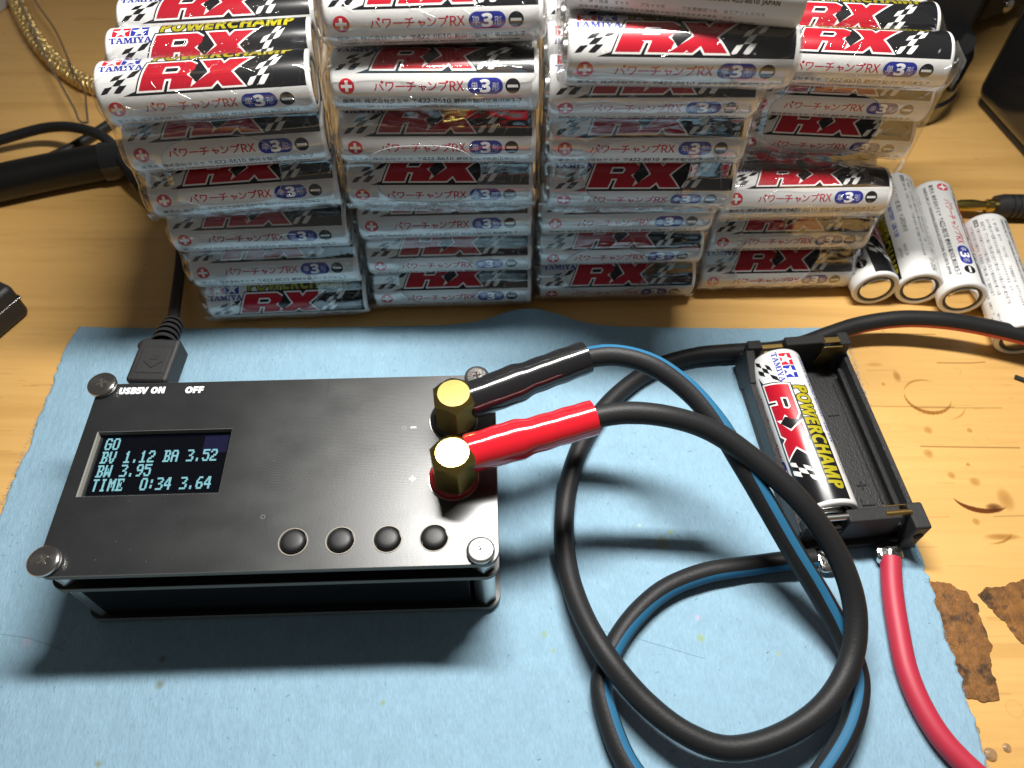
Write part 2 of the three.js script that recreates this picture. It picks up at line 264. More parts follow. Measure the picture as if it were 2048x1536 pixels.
// ---------- blue paper towel ----------
{
  const W = 2048, H = 1640, [c, x] = canvas(W, H), [cb, xb] = canvas(W, H), d = new Uint8ClampedArray(W * H * 4), e = new Uint8ClampedArray(W * H * 4);
  for (let j = 0; j < H; j++) for (let i = 0; i < W; i++) {
    const fine = fbm(i / 2.4, j / 9, 3) - 0.5, mid = fbm(i / 20, j / 26, 3) - 0.5, big = fbm(i / 260, j / 260, 3) - 0.5, o = (j * W + i) * 4, v = 1 + fine * 0.08 + mid * 0.055 + big * 0.03;
    d[o] = 137 * v; d[o + 1] = 171 * v; d[o + 2] = 191 * v; d[o + 3] = 255; const h = 128 + fine * 150 + mid * 110 + 16 * Math.sin(i * 0.32 + 3 * noise(i / 40, j / 120)); e[o] = e[o + 1] = e[o + 2] = h; e[o + 3] = 255;
  }
  x.putImageData(new ImageData(d, W, H), 0, 0); xb.putImageData(new ImageData(e, W, H), 0, 0);
  for (let i = 0; i < 26000; i++) {
    const X = rnd() * W, Y = rnd() * H, a = Math.PI / 2 + (rnd() - 0.5) * 1.1, l = 5 + rnd() * 15, b = rnd() * 4 - 2, light = rnd() < 0.6;
    for (const [q, s] of [[x, light ? `rgba(200,225,240,${0.05 + rnd() * 0.09})` : `rgba(84,122,148,${0.05 + rnd() * 0.1})`], [xb, light ? 'rgba(255,255,255,0.13)' : 'rgba(0,0,0,0.12)']]) { q.strokeStyle = s; q.lineWidth = 0.9 + (i % 5) * 0.22; q.beginPath(); q.moveTo(X, Y); q.quadraticCurveTo(X + Math.cos(a) * l / 2 + b, Y + Math.sin(a) * l / 2, X + Math.cos(a) * l, Y + Math.sin(a) * l); q.stroke(); }
  }
  for (let i = 0; i < 900; i++) { x.strokeStyle = `rgba(60,84,102,${0.25 + rnd() * 0.4})`; x.lineWidth = 0.8 + rnd(); const X = rnd() * W, Y = rnd() * H, a = rnd() * 6.3, l = 1 + rnd() * 3.6; x.beginPath(); x.moveTo(X, Y); x.quadraticCurveTo(X + Math.cos(a) * l, Y + Math.sin(a) * l, X + Math.cos(a + 0.6) * l * 1.7, Y + Math.sin(a + 0.6) * l * 1.7); x.stroke(); }
  const P = (X, Z) => [(X + 140) / 246 * W, (Z + 165) / 197 * H];
  for (const [X, Z, r, col] of [[46, -61, 1.1, '150,160,40'], [39.5, -86, 2.2, '150,150,90'], [42, -89, 0.9, '160,165,90'], [34, -91, 0.7, '200,210,190'], [46, -66, 0.9, '225,170,190'], [-92, -33, 0.9, '120,105,50'], [-86, -29, 1.3, '160,150,80'], [-84, -56, 1, '90,80,50'], [-83, -50, 1.3, '90,80,50'], [8, -62, 1, '140,160,90'], [64, -57, 0.8, '170,175,120'], [-30, -46, 0.8, '130,140,70'], [-118, -60, 1.4, '200,170,190'], [10, -58, 0.7, '150,160,90']]) { const [a, b] = P(X, Z), g = x.createRadialGradient(a, b, 0, a, b, r * 9); g.addColorStop(0, `rgba(${col},0.5)`); g.addColorStop(0.6, `rgba(${col},0.25)`); g.addColorStop(1, `rgba(${col},0)`); x.fillStyle = g; x.beginPath(); x.arc(a, b, r * 9, 0, 7); x.fill(); }
  x.strokeStyle = 'rgba(50,70,84,0.4)'; x.lineWidth = 1.3; for (const l of [[[-134, -63], [-118, -61], [-108, -58]], [[21, -63], [30, -61], [46, -56]]]) { x.beginPath(); l.forEach(([a, b], i) => x[i ? 'lineTo' : 'moveTo'](...P(a, b))); x.stroke(); }
  const NX = 420, NZ = 330, pos = [], uv = [], idx = [];
  const bumpAt = (X, Z) => {
    const calm = Math.min(1, smooth(4, 22, Math.hypot(Math.max(0, Math.abs(X + 54) - 50), Math.max(0, Math.abs(Z + 92) - 26)))) * smooth(2, 16, Math.hypot(Math.max(0, Math.abs(X - 87) - 17), Math.max(0, Math.abs(Z + 115) - 31)));
    let h = 0.35 + calm * (0.9 * Math.pow(fbm(X / 38 + 5, Z / 46 + 3, 3), 2.2) + 0.25 * fbm(X / 8, Z / 10, 2));
    h += 3.2 * Math.exp(-Math.pow((X - 6) / 17, 2)) * smooth(-148, -165, Z);                      // the top edge lifts in a wave
    h += calm * 1.6 * Math.exp(-Math.pow((X - 62 - (Z + 75) * 0.45) / 6, 2)) * smooth(-86, -66, Z) * smooth(-20, -50, Z);
    return h + 0.16 * fbm(X / 2.2, Z / 3, 2);
  };
  for (let j = 0; j <= NZ; j++) for (let i = 0; i <= NX; i++) {
    const u = i / NX, v = j / NZ, jag = (q, s) => 0.9 * (fbm(q / 1.7 + s, s * 3, 2) - 0.5) + 0.8 * (fbm(q / 9 + s, s, 2) - 0.5);
    let z0 = -160 - 4.6 * Math.exp(-Math.pow((u * 246 - 145) / 14, 2)) + 0.5 * Math.sin(u * 9), z = z0 + (30 - z0) * v, xl = -139.5 + 2.2 * smooth(0, 0.4, v) + 4 * Math.exp(-v * 40) * 0.4 + jag(z, 3) * 1.3, xr = 104.6 + 1.6 * smooth(0.05, 0.3, v) - 1.2 * smooth(0.55, 0.75, v) + jag(z, 9) * 1.5;
    const X = xl + (xr - xl) * u; z += (1 - v) * (1 - v) * jag(X, 14) * (v < 0.01 ? 0.35 : 0);
    pos.push(X, bumpAt(X, z), z); uv.push((X + 140) / 246, 1 - (z + 165) / 197);
    if (i < NX && j < NZ) { const a = j * (NX + 1) + i, b = a + NX + 1; idx.push(a, b, a + 1, b, b + 1, a + 1); }
  }
  const n0 = pos.length / 3;                                            // a lower skin and a rim give the sheet its thickness
  const edge = []; for (let i = 0; i <= NX; i++) edge.push(i); for (let j = 1; j <= NZ; j++) edge.push(j * (NX + 1) + NX); for (let i = NX - 1; i >= 0; i--) edge.push(NZ * (NX + 1) + i); for (let j = NZ - 1; j > 0; j--) edge.push(j * (NX + 1));
  edge.forEach((a) => { pos.push(pos[a * 3], Math.max(0.02, pos[a * 3 + 1] - 0.4), pos[a * 3 + 2]); uv.push(uv[a * 2], uv[a * 2 + 1]); });
  edge.forEach((a, q) => { const b = edge[(q + 1) % edge.length], c2 = n0 + q, d2 = n0 + (q + 1) % edge.length; idx.push(a, b, c2, b, d2, c2); });
  const geo = new THREE.BufferGeometry(); geo.setAttribute('position', new THREE.Float32BufferAttribute(pos, 3)); geo.setAttribute('uv', new THREE.Float32BufferAttribute(uv, 2)); geo.setIndex(idx); geo.computeVertexNormals();
  const tb = tex(cb, false), t = thing('paper_towel', 'pale blue paper towel with torn ragged edges lying under the black box', 'paper towel');
  part('sheet', geo, mat({ map: tex(c), roughness: 0.95, bumpMap: tb, bumpScale: 0.00022, sheen: 0.25, sheenColor: lin(0.5, 0.7, 0.85), sheenRoughness: 0.6 }), t);
  // fibres standing out along the torn edges
  const fib = []; for (let i = 0; i < 1500; i++) { const right = rnd() < 0.62, z = -155 + rnd() * 140, x0 = right ? 105.2 : -138.2, l = 0.35 + rnd() * 0.8, a = (rnd() - 0.5) * 2.2, s = right ? 1 : -1; const q = new THREE.CylinderGeometry(0.028, 0.02, l, 4).rotateZ(Math.PI / 2 + (rnd() - 0.6) * 0.6).rotateY(a).translate(x0 + s * (0.2 + rnd() * 0.5) + (rnd() - 0.5), 0.45 + rnd() * 0.25, z); fib.push(q); }
  const f = part('edge_fibres', fib, mat({ color: lin(0.36, 0.55, 0.68), roughness: 1 }), t); f.userData.kind = 'stuff';
}

// ---------- batteries ----------
const UV = (x, a) => [(x + 25.25) / 50.5, a / (2 * Math.PI)];
const BAT = {
  sleeve: revolve([[-23.9, 4], [-24.2, 4.3], [-24.25, 6.5], [-24.05, 6.95], [-23.5, 7.22], [-23, 7.25], [24.2, 7.25], [24.75, 7.15], [25.1, 6.85], [25.2, 6.4], [25.1, 5.75], [24.7, 5.6]], 48, UV, 50),
  nub: revolve([[-23.9, 4.1], [-24, 2.9], [-25, 2.75], [-25.25, 2.4], [-25.25, 0.001]], 28, UV),
  seal: revolve([[24.65, 5.75], [24.85, 5.5], [24.7, 4.75], [24.4, 4.65]], 40, UV),
  disc: revolve([[24.45, 5], [24.8, 4.7], [25, 4.45], [25.05, 4.2], [25.05, 0.001]], 40, UV),
};
function fillBattery(b) { part('positive_terminal', BAT.nub, M.dullsteel, b); part('seal_ring', BAT.seal, M.seal, b); part('negative_terminal', BAT.disc, M.steel, b); return b; }
let protoBattery = null;
function packBattery(parent, x, y, z, roll) {
  let b;
  if (!protoBattery) { b = part('battery', BAT.sleeve, M.sleeve, parent); fillBattery(b); protoBattery = b; } else { b = protoBattery.clone(); parent.add(b); }
  put(b, x, y, z); b.rotation.set(-R(roll), 0, 0); return b;
}
// a loose battery: axis runs from the plus end to the minus end; 'mark' is how far (degrees) the plus mark lies to the left of the top when looking along that axis
function looseBattery(label, centre, axis, mark, group) {
  const t = thing('loose_battery', label, 'battery', [0, 0, 0], 0, group);
  const X = new THREE.Vector3(...axis).normalize(), side = new THREE.Vector3(0, 1, 0).cross(X).normalize().negate(), up = new THREE.Vector3().crossVectors(side, X).normalize();
  if (up.y < 0) { up.negate(); }
  const right = new THREE.Vector3().crossVectors(X, up);              // to the right when looking along the axis... flipped below to keep the frame right-handed
  const Z = up.clone().multiplyScalar(Math.cos(R(mark))).addScaledVector(right, Math.sin(R(mark))), Y = new THREE.Vector3().crossVectors(Z, X);
  t.setRotationFromMatrix(new THREE.Matrix4().makeBasis(X, Y, Z)); t.position.set(centre[0] * U, centre[1] * U, centre[2] * U);
  part('sleeve', BAT.sleeve, M.sleeve, t); fillBattery(t); return t;
}

// ---------- shrink film round a pack ----------
const filmBump = (() => {
  const [c, x] = canvas(1024, 1024); x.fillStyle = '#808080'; x.fillRect(0, 0, 1024, 1024);
  const d = x.getImageData(0, 0, 1024, 1024); for (let j = 0; j < 1024; j++) for (let i = 0; i < 1024; i++) { const o = (j * 1024 + i) * 4, v = 128 + 60 * (fbm(i / 150, j / 80, 2) - 0.5); d.data[o] = d.data[o + 1] = d.data[o + 2] = v; } x.putImageData(d, 0, 0);
  for (let i = 0; i < 420; i++) { const X = rnd() * 1024, Y = rnd() * 1024, edge = rnd() < 0.55, a = edge ? (rnd() - 0.5) * 0.9 : (rnd() - 0.5) * 3.1, l = 15 + rnd() * rnd() * 170; x.strokeStyle = rnd() < 0.6 ? `rgba(255,255,255,${0.15 + rnd() * 0.4})` : `rgba(0,0,0,${0.1 + rnd() * 0.3})`; x.lineWidth = 1 + rnd() * 3.4; x.beginPath(); x.moveTo(X, Y); x.quadraticCurveTo(X + Math.cos(a) * l * 0.5 + rnd() * 14 - 7, Y + Math.sin(a) * l * 0.5 + rnd() * 14 - 7, X + Math.cos(a) * l, Y + Math.sin(a) * l); x.stroke(); }
  const t = tex(c, false); return t;
})();
const filmMat = mat({ color: lin(0.97, 0.97, 0.97), transmission: 1, thickness: 0, ior: 2.15, roughness: 0.03, bumpMap: filmBump, bumpScale: 0.0006 });
function filmGeo(rows, depth, s, hole = [0, -4.5, 13.5, 8.6], HX = 26.3) {
  const r0 = 7.5, yb = rows[0][0] - r0, yt = rows[rows.length - 1][0] + r0, yc = (yb + yt) / 2, H = (yt - yb) / 2, NT = 150, NS = 30, NB = 22;
  const sup = (t, a, b, p) => { const c = Math.cos(t), q = Math.sin(t), r = Math.pow(Math.pow(Math.abs(c) / a, p) + Math.pow(Math.abs(q) / b, p), -1 / p); return [c * r, q * r]; };
  const zf = (x, y) => {
    let z = -1e9; rows.forEach(([ry, rz], i) => {
      const d = y - ry; let g = Math.abs(d) < r0 ? Math.sqrt(r0 * r0 - d * d) : 0; const inner = (d > 0 && i < rows.length - 1) || (d < 0 && i > 0);
      if (inner) { const flat = r0 - 1.9 + 0.7 * (noise(x / 7 + s * 3, ry + s) - 0.3); g = Math.max(g, flat - 0.05 * Math.abs(d)); }
      z = Math.max(z, rz + g);
    });
    const e = clamp((Math.abs(x) - (HX - 3.6)) / 3.6); return z - 3.4 * (1 - Math.sqrt(Math.max(0, 1 - e * e)));
  };
  const pos = [], uv = [], idx = [];
  for (let q = 0; q <= NS + NB; q++) for (let k = 0; k <= NT; k++) {
    const t = k / NT * 2 * Math.PI, B = sup(t, HX, H, 9), hl = sup(t, hole[2] * (1 + 0.1 * (noise(Math.cos(t) * 2 + s, Math.sin(t) * 2) - 0.5)), hole[3], 3), ring = [Math.cos(t) * 3, Math.sin(t) * 3];
    let x, y, z;
    if (q <= NS) { const f = Math.pow(q / NS, 0.85); x = hole[0] + hl[0] + (B[0] - hole[0] - hl[0]) * f; y = yc + hole[1] + hl[1] + (B[1] - hole[1] - hl[1]) * f; z = zf(x, y) + 0.22 * (fbm(x / 6 + s * 5, y / 3 + s, 2) - 0.5) * smooth(0, 0.2, f); if (q < 3) z += 0.12 * (3 - q); }
    else {
      const f = (q - NS) / NB, z0 = zf(B[0], yc + B[1]); x = B[0]; y = yc + B[1]; z = z0 + (-depth - z0) * f;
      const vertical = smooth(0.75, 0.98, Math.abs(B[1]) / H), ph = (z - rows[rows.length - 1][1]) / 14.5, valley = 1.5 * Math.pow(Math.abs(Math.sin(Math.PI * ph)), 1.3) * smooth(0.02, 0.12, f);
      y -= Math.sign(B[1]) * vertical * valley; x += Math.sign(B[0]) * (1 - vertical) * (0.9 * (fbm(y / 6 + s, z / 8, 2) - 0.6)) * smooth(0, 0.2, f);
    }
    pos.push(x, y, z); uv.push((x + z * 0.4) / 44 + s * 0.37, (y + z * 0.7) / 44 + s * 0.21);
    if (q < NS + NB && k < NT) { const a = q * (NT + 1) + k, b = a + NT + 1; idx.push(a, b, a + 1, b, b + 1, a + 1); }
  }
  const g = new THREE.BufferGeometry(); g.setAttribute('position', new THREE.Float32BufferAttribute(pos, 3)); g.setAttribute('uv', new THREE.Float32BufferAttribute(uv, 2)); g.setIndex(idx); g.computeVertexNormals();
  const nn = g.attributes.normal; for (let q = 0; q <= NS + NB; q++) { const a = q * (NT + 1), b = a + NT, v = new THREE.Vector3().fromBufferAttribute(nn, a).add(new THREE.Vector3().fromBufferAttribute(nn, b)).normalize(); nn.setXYZ(a, v.x, v.y, v.z); nn.setXYZ(b, v.x, v.y, v.z); }
  const lip = []; for (let k = 0; k < NT; k += 3) lip.push([pos[k * 3], pos[k * 3 + 1], pos[k * 3 + 2]]);
  return [g, lip];
}
const foldMat = mat({ color: lin(0.97, 0.97, 0.97), transmission: 0.9, thickness: 0, ior: 2, roughness: 0.1 });
const rimMat = mat({ color: lin(0.8, 0.82, 0.84), transmission: 0.75, thickness: 0, ior: 1.6, roughness: 0.12 });
let packNo = 0;
// rows: [height of the axis, z of the axis, sideways offset, roll of the label], bottom row first; positions are in the desk's frame, turned back into the pack's own
function pack(label, cx, turn, rows, deep, holeAt) {
  const hole = holeAt ?? [20, -6.6, 1.2, 0.4];
  const y0 = rows[0][0] - 7.5, zm = rows.reduce((a, r) => a + r[1], 0) / rows.length, t = thing('battery_pack', label, 'battery pack', [cx, y0, zm], turn, 'film-wrapped battery packs stacked on the desk');
  packNo++;
  rows.forEach(([h, z, dx, roll], i) => { for (let d = 0; d < deep; d++) packBattery(t, dx + (d ? (rnd() - 0.5) * 0.6 : 0), h - y0, z - zm - d * 14.55, d ? (i === rows.length - 1 ? roll + (d === 1 ? -14 : -4 + rnd() * 30) : rnd() * 360) : roll); });
  const [g, lip] = filmGeo(rows.map(([h, z]) => [h - y0, z - zm]), (deep - 1) * 14.55 + 7.4, packNo, hole);
  part('film', g, filmMat, t);
  if (rows.length > 1) {                                               // crumpled gathers of film along the lower front edge and down the right end
    const strip = (nU, nV, f) => { const pos = [], uv = [], idx = []; for (let j = 0; j <= nV; j++) for (let i = 0; i <= nU; i++) { pos.push(...f(i / nU, j / nV)); uv.push(i / nU, j / nV * 0.1); if (i < nU && j < nV) { const a = j * (nU + 1) + i, b = a + nU + 1; idx.push(a, a + 1, b, b, a + 1, b + 1); } } const q = new THREE.BufferGeometry(); q.setAttribute('position', new THREE.Float32BufferAttribute(pos, 3)); q.setAttribute('uv', new THREE.Float32BufferAttribute(uv, 2)); q.setIndex(idx); q.computeVertexNormals(); return q; };
    const s = packNo, zb = rows[0][1] - zm, hB = rows[0][0] - y0, hT = rows[rows.length - 1][0] - y0;
    const bottom = strip(150, 9, (u, v) => { const x = -25.5 + 51 * u, a = R(-74 + 60 * v + 14 * (fbm(x / 5 + s * 7, s, 2) - 0.5)), r = 7.75 + 1.5 * (fbm(x / 1.8 + s * 11, v * 3 + s, 3) - 0.42) * Math.sin(Math.PI * clamp(0.08 + v)); return [x, hB + r * Math.sin(a), zb + r * Math.cos(a)]; });
    const end = strip(8, 90, (u, v) => { const y = hB - 5 + (hT - hB + 9) * v, i = Math.min(rows.length - 1, Math.max(0, Math.round((y - hB) / 14.5))), z = rows[i][1] - zm; return [26.5 + 0.7 * (fbm(y / 2.2 + s * 5, u * 3, 3) - 0.5), y, z + 5.5 - 9 * u + 1.2 * (fbm(y / 4, u * 2 + s, 2) - 0.5)]; });
    part('film_gather', [bottom, end], foldMat, t);
  }
  if (!holeAt) return t;
  const curve = new THREE.CatmullRomCurve3(lip.map((p) => new THREE.Vector3(...p)), true);
  part('film_rim', new THREE.TubeGeometry(curve, 140, 0.13, 6, true), rimMat, t);
  return t;
}
pack('film-wrapped battery pack at the bottom of the leftmost stack', -71.4, 3.2, [[7.6, -168.6, 0.6, -38], [22.1, -168.4, 0.3, 20], [36.6, -168.7, -0.6, 8]], 3, [-2, -5.5, 14, 9]);
pack('film-wrapped battery pack on top of the leftmost stack', -72.5, 6.4, [[51.7, -167.8, 0.5, 14], [66.2, -168.3, 0, 12], [80.7, -168, -0.5, 2]], 4, [-2, -5, 14.5, 10]);
pack('film-wrapped battery pack at the bottom of the second stack from the left', -19.5, 2, [[7.6, -173.2, 0.2, 4], [22.1, -173.6, 0, -1], [36.6, -173.4, -0.3, 12]], 3, [-3, -6, 12.5, 9.5]);
pack('film-wrapped battery pack in the middle of the second stack from the left', -19.2, 0.3, [[51.7, -169.9, -0.4, 3], [66.2, -169.8, 0.1, 8], [80.7, -171.4, 0.4, 20]], 3, [-3.5, -7, 14, 9]);
pack('film-wrapped battery pack crowning the second stack from the left, cut by the picture edge', -18.4, 3.2, [[95.8, -175.6, 0, 8]], 3, null);
pack('film-wrapped battery pack at the bottom of the third stack from the left', 32.7, 1.6, [[7.6, -176.8, 0.2, -12], [22.1, -177, 0, -2], [36.6, -175.6, -0.2, 4]], 3, [-4, -5.5, 13, 9]);
pack('film-wrapped battery pack in the middle of the third stack from the left', 33.6, 0.3, [[51.7, -169.5, 0.6, -8], [66.2, -169.7, 0, 6], [80.7, -168.4, -0.6, -10]], 3, [-1, -6.5, 13.5, 10]);
pack('single-layer film-wrapped battery pack on the third stack, under a loose battery', 36.3, -1.4, [[94.4, -160.5, 0, -2]], 3, null);
pack('film-wrapped battery pack at the bottom of the rightmost stack', 85, 1.4, [[7.6, -180.7, -0.3, 2], [22.1, -183.1, 0.1, 4], [36.6, -181.9, 0.1, 28]], 3, [-2, -5.5, 13, 9]);
pack('film-wrapped battery pack on top of the rightmost stack', 88.2, -4.4, [[50.2, -194.6, 1.4, -8], [63.6, -193, 0.8, -4], [76.6, -187.4, -1.6, 12]], 3, [-3, -3, 15, 10]);

looseBattery('battery lying crosswise on top of the third stack, small print upwards', [36, 107.6, -165.2], [51, -0.2, 8], 40);
looseBattery('loose battery touching the rightmost stack, black chequered side up', [115.6, 7.3, -195.3], [0.03, 0, 1], 42);
looseBattery('loose battery with blue lettering up, between two other loose batteries', [132.8, 7.3, -195.2], [-0.1, 0, 1], 192);
looseBattery('loose battery with red plus mark and blue oval up, third of the loose row', [145.2, 7.3, -190.9], [-0.105, 0, 1], -4);
looseBattery('loose battery at the right picture edge, behind the black cable', [157.6, 7.3, -174.2], [-0.12, 0, 1], -62);

// ---------- battery tester: three black boards on standoffs ----------
{
  const t = thing('battery_tester', 'black box of stacked circuit boards with small screen and four buttons', 'battery tester', [-54.2, 0.45, -92.2], 1.8);
  const rr = (w, d, r) => { const s = new THREE.Shape(), a = w / 2, b = d / 2; s.moveTo(-a + r, -b); s.lineTo(a - r, -b); s.absarc(a - r, -b + r, r, -Math.PI / 2, 0); s.lineTo(a, b - r); s.absarc(a - r, b - r, r, 0, Math.PI / 2); s.lineTo(-a + r, b); s.absarc(-a + r, b - r, r, Math.PI / 2, Math.PI); s.lineTo(-a, -b + r); s.absarc(-a + r, -b + r, r, Math.PI, Math.PI * 1.5); return s; };
  const circle = (x, y, r) => { const p = new THREE.Path(); p.absarc(x, y, r, 0, 7, true); return p; };
  const W = 101, D = 51.6, BTN = [[4.8, -19.3], [15.3, -19.3], [25.8, -19.3], [36.2, -19.3]];
  // silk screen
  const [c, x] = canvas(1640, 840), k = 1640 / W; x.fillStyle = '#151819'; x.fillRect(0, 0, 1640, 840);
  for (let i = 0; i < 9000; i++) { x.fillStyle = `rgba(${rnd() < 0.5 ? '255,255,255' : '0,0,0'},0.03)`; x.fillRect(rnd() * 1640, rnd() * 840, 1 + rnd() * 5, 1 + rnd() * 3); }
  for (let i = 0; i < 110; i++) { x.fillStyle = `rgba(190,195,195,${0.2 + rnd() * 0.5})`; x.fillRect(rnd() * 1640, rnd() * 840, 1 + rnd() * 2, 1 + rnd() * 2); }
  const T = (s, u0, u1, w, h) => print(x, s, (u0 + W / 2) * k, (u1 + W / 2) * k, (w + D / 2) * k - h * k / 2, h * k, '#f2f4f4', 3, { weight: 'bold', stroke: 4 });
  T('USB5V ON', -45.0, -33.3, -23.6, 1.9); T('OFF', -28.2, -23.6, -23.4, 1.9); x.fillStyle = '#e8eaea'; x.fillRect((29.6 + W / 2) * k, (-10.4 + D / 2) * k, 1.4 * k, 0.4 * k); x.fillRect((29.9 + W / 2) * k, (4 + D / 2) * k, 1.5 * k, 0.38 * k); x.fillRect((30.46 + W / 2) * k, (3.44 + D / 2) * k, 0.38 * k, 1.5 * k);
  for (const [u, w] of [[-2.9, 13], [28, -10.2]]) { x.strokeStyle = 'rgba(150,160,160,0.5)'; x.lineWidth = 0.22 * k; x.beginPath(); x.arc((u + W / 2) * k, (w + D / 2) * k, 0.45 * k, 0, 7); x.stroke(); x.fillStyle = '#060707'; x.beginPath(); x.arc((u + W / 2) * k, (w + D / 2) * k, 0.28 * k, 0, 7); x.fill(); }
  const silk = tex(c);
  const orange = field(512, 512, (a, b) => 0.5 + 0.5 * (fbm(a / 5, b / 7, 3) - 0.5) + 0.25 * Math.sin(b * 0.8 + noise(a / 30, b / 30) * 4)); orange.repeat.set(3, 2);
  const smudge = field(1024, 512, (a, b) => 0.86 + 0.2 * (fbm(a / 90, b / 60, 3) - 0.5) + (noise(a / 3, b / 120) > 0.93 ? -0.05 : 0) + (Math.hypot(a - 520, b - 250) < 60 ? 0.05 * Math.sin(Math.hypot(a - 500, b - 320) * 0.9) : 0)), mTop = mat({ map: silk, roughnessMap: smudge, ior: 1.85, roughness: 0.42, bumpMap: orange, bumpScale: 0.000008 }), mEdge = M.fr4;
  const board = (name, y, th, holes, m) => {
    const s = rr(W, D, 3.2); holes.forEach((h) => s.holes.push(h));
    const g = new THREE.ExtrudeGeometry(s, { depth: th, bevelEnabled: true, bevelThickness: 0.1, bevelSize: 0.1, bevelSegments: 1, curveSegments: 14 });
    const p = g.attributes.position, uv = g.attributes.uv; for (let i = 0; i < p.count; i++) uv.setXY(i, (p.getX(i) + W / 2) / W, (p.getY(i) + D / 2) / D);
    g.rotateX(-Math.PI / 2).translate(0, y, 0); return part(name, g, [m, mEdge], t);
  };
  const win = new THREE.Path(); win.moveTo(-47, 11.4); win.lineTo(-14.1, 11.4); win.lineTo(-14.1, -6.5); win.lineTo(-47, -6.5); win.closePath();
  const plain = mat({ color: lin(0.008, 0.008, 0.009), roughness: 0.35 });
  board('bottom_board', 0.9, 1.5, [], plain); board('middle_board', 20.2, 1.5, [], plain);
  const top = board('top_board', 27.5, 1.5, [win, ...BTN.map(([u, w]) => circle(u, w, 3.15))], mTop); void top;
  // dark inner walls between bottom and middle board
  part('side_panel', [rbox(91, 17.4, 1, 0.2, -2, 11.2, 24.1)], mat({ color: lin(0.004, 0.004, 0.005), roughness: 0.3, specularIntensity: 0.35 }), t); part('side_panel', [rbox(90, 17.5, 1, 0.2, 0, 11.2, -21.6)], M.blackgloss, t); part('side_panel', [rbox(1, 17.5, 42, 0.2, -45.5, 11.2, 0)], M.blackgloss, t); part('side_panel', [rbox(1, 17.5, 42, 0.2, 45.5, 11.2, 0)], M.blackgloss, t);
  part('inner_module', [rbox(87, 4.6, 46, 0.4, 0, 24.3, 0.6)], plain, t);
  for (const [u, w] of [[-47, 22.4], [47, 22.4], [-47, -22.4], [47, -22.4]]) {
    const hex = (y0, y1) => new THREE.CylinderGeometry(2.9, 2.9, y1 - y0, 6).translate(u, (y0 + y1) / 2, w);
    part('standoff', [hex(2.6, 20.1)], M.dullsteel, t); part('standoff', [hex(21.9, 27.4)], M.dullsteel, t);
    part('foot_screw', revolve([[0, 2.9], [0.6, 2.9], [0.9, 2.4], [0.9, 0.01]], 20).rotateZ(-Math.PI / 2).translate(u, 0.95, w), M.dullsteel, t);
  }
  // screws with cross recess
  const brushed = mat({ color: lin(0.6, 0.58, 0.56), metalness: 1, roughness: 0.2, anisotropy: 0.5 }), dark = mat({ color: lin(0.05, 0.04, 0.034), roughness: 0.85, specularIntensity: 0.2 }), bright = mat({ color: lin(0.7, 0.64, 0.54), metalness: 1, roughness: 0.28 });
  for (const [u, w, a, m] of [[-49.2, -25, 20, brushed], [-48.6, 22.6, 40, brushed], [46.6, 23, 25, M.dullsteel], [46, -24.6, 10, brushed]]) {
    const s = part('screw', revolve([[0, 3.3], [0.3, 3.55], [1.0, 3.6], [1.35, 3.45], [1.55, 3.1], [1.62, 2.6], [1.62, 0.001]], 48).rotateZ(Math.PI / 2).translate(0, 0, 0), m, t); put(s, u, 29.25, w); if (u > 0) s.scale.setScalar(0.88); s.rotation.y = R(a);
    part('cross_recess', [rbox(2.7, 0.5, 0.62, 0.15, 0, 1.4, 0), rbox(0.62, 0.5, 2.7, 0.15, 0, 1.405, 0)], u < 0 ? bright : dark, s);
  }
  // screen
  const glyphs = ['GO', 'BV 1.12 BA 3.52', 'BW 3.95', 'TIME  0:34 3.64'], [cs, xs] = canvas(128, 64); xs.fillStyle = '#000'; xs.fillRect(0, 0, 128, 64);
  const F = { G: '3e 63 60 6f 63 63 3e', O: '3e 63 63 63 63 63 3e', B: '7e 33 33 3e 33 33 7e', V: '63 63 63 63 36 36 1c', W: '63 63 6b 6b 7f 77 63', A: '3e 63 63 7f 63 63 63', T: '7e 18 18 18 18 18 18', I: '3c 18 18 18 18 18 3c', M: '63 77 7f 6b 6b 63 63', E: '7f 31 34 3c 34 31 7f', 0: '3e 63 63 63 63 63 3e', 1: '18 38 18 18 18 18 7e', 2: '3e 63 03 0e 38 60 7f', 3: '7e 03 06 1c 03 03 7e', 4: '0e 1e 36 66 7f 06 06', 5: '7f 60 7e 03 03 63 3e', 6: '1e 30 60 7e 63 63 3e', 9: '3e 63 63 3f 03 06 3c', '.': '00 00 00 00 00 18 18', ':': '00 18 18 00 18 18 00' };
  xs.fillStyle = '#fff'; glyphs.forEach((s, r) => [...s].forEach((ch, q) => { if (!F[ch]) return; F[ch].split(' ').forEach((h, y) => { const b = parseInt(h, 16); for (let i = 0; i < 7; i++) if (b >> (6 - i) & 1) xs.fillRect(q * 8 + i + 1, r * 16 + 1 + y * 2, 1, 2); }); }));
  const [ce, xe] = canvas(1024, 512), bits = xs.getImageData(0, 0, 128, 64).data; xe.fillStyle = '#000105'; xe.fillRect(0, 0, 1024, 512);
  for (let j = 0; j < 64; j++) for (let i = 0; i < 128; i++) if (bits[(j * 128 + i) * 4] > 100) { xe.fillStyle = '#9fe4ee'; xe.fillRect(34 + i * 7.55, 22 + j * 7.3, 8.2, 6.9); }
  const emi = tex(ce); const scr = new THREE.PlaneGeometry(31.8, 16.6).rotateX(-Math.PI / 2).translate(-30.4, 27.5, -3.0);
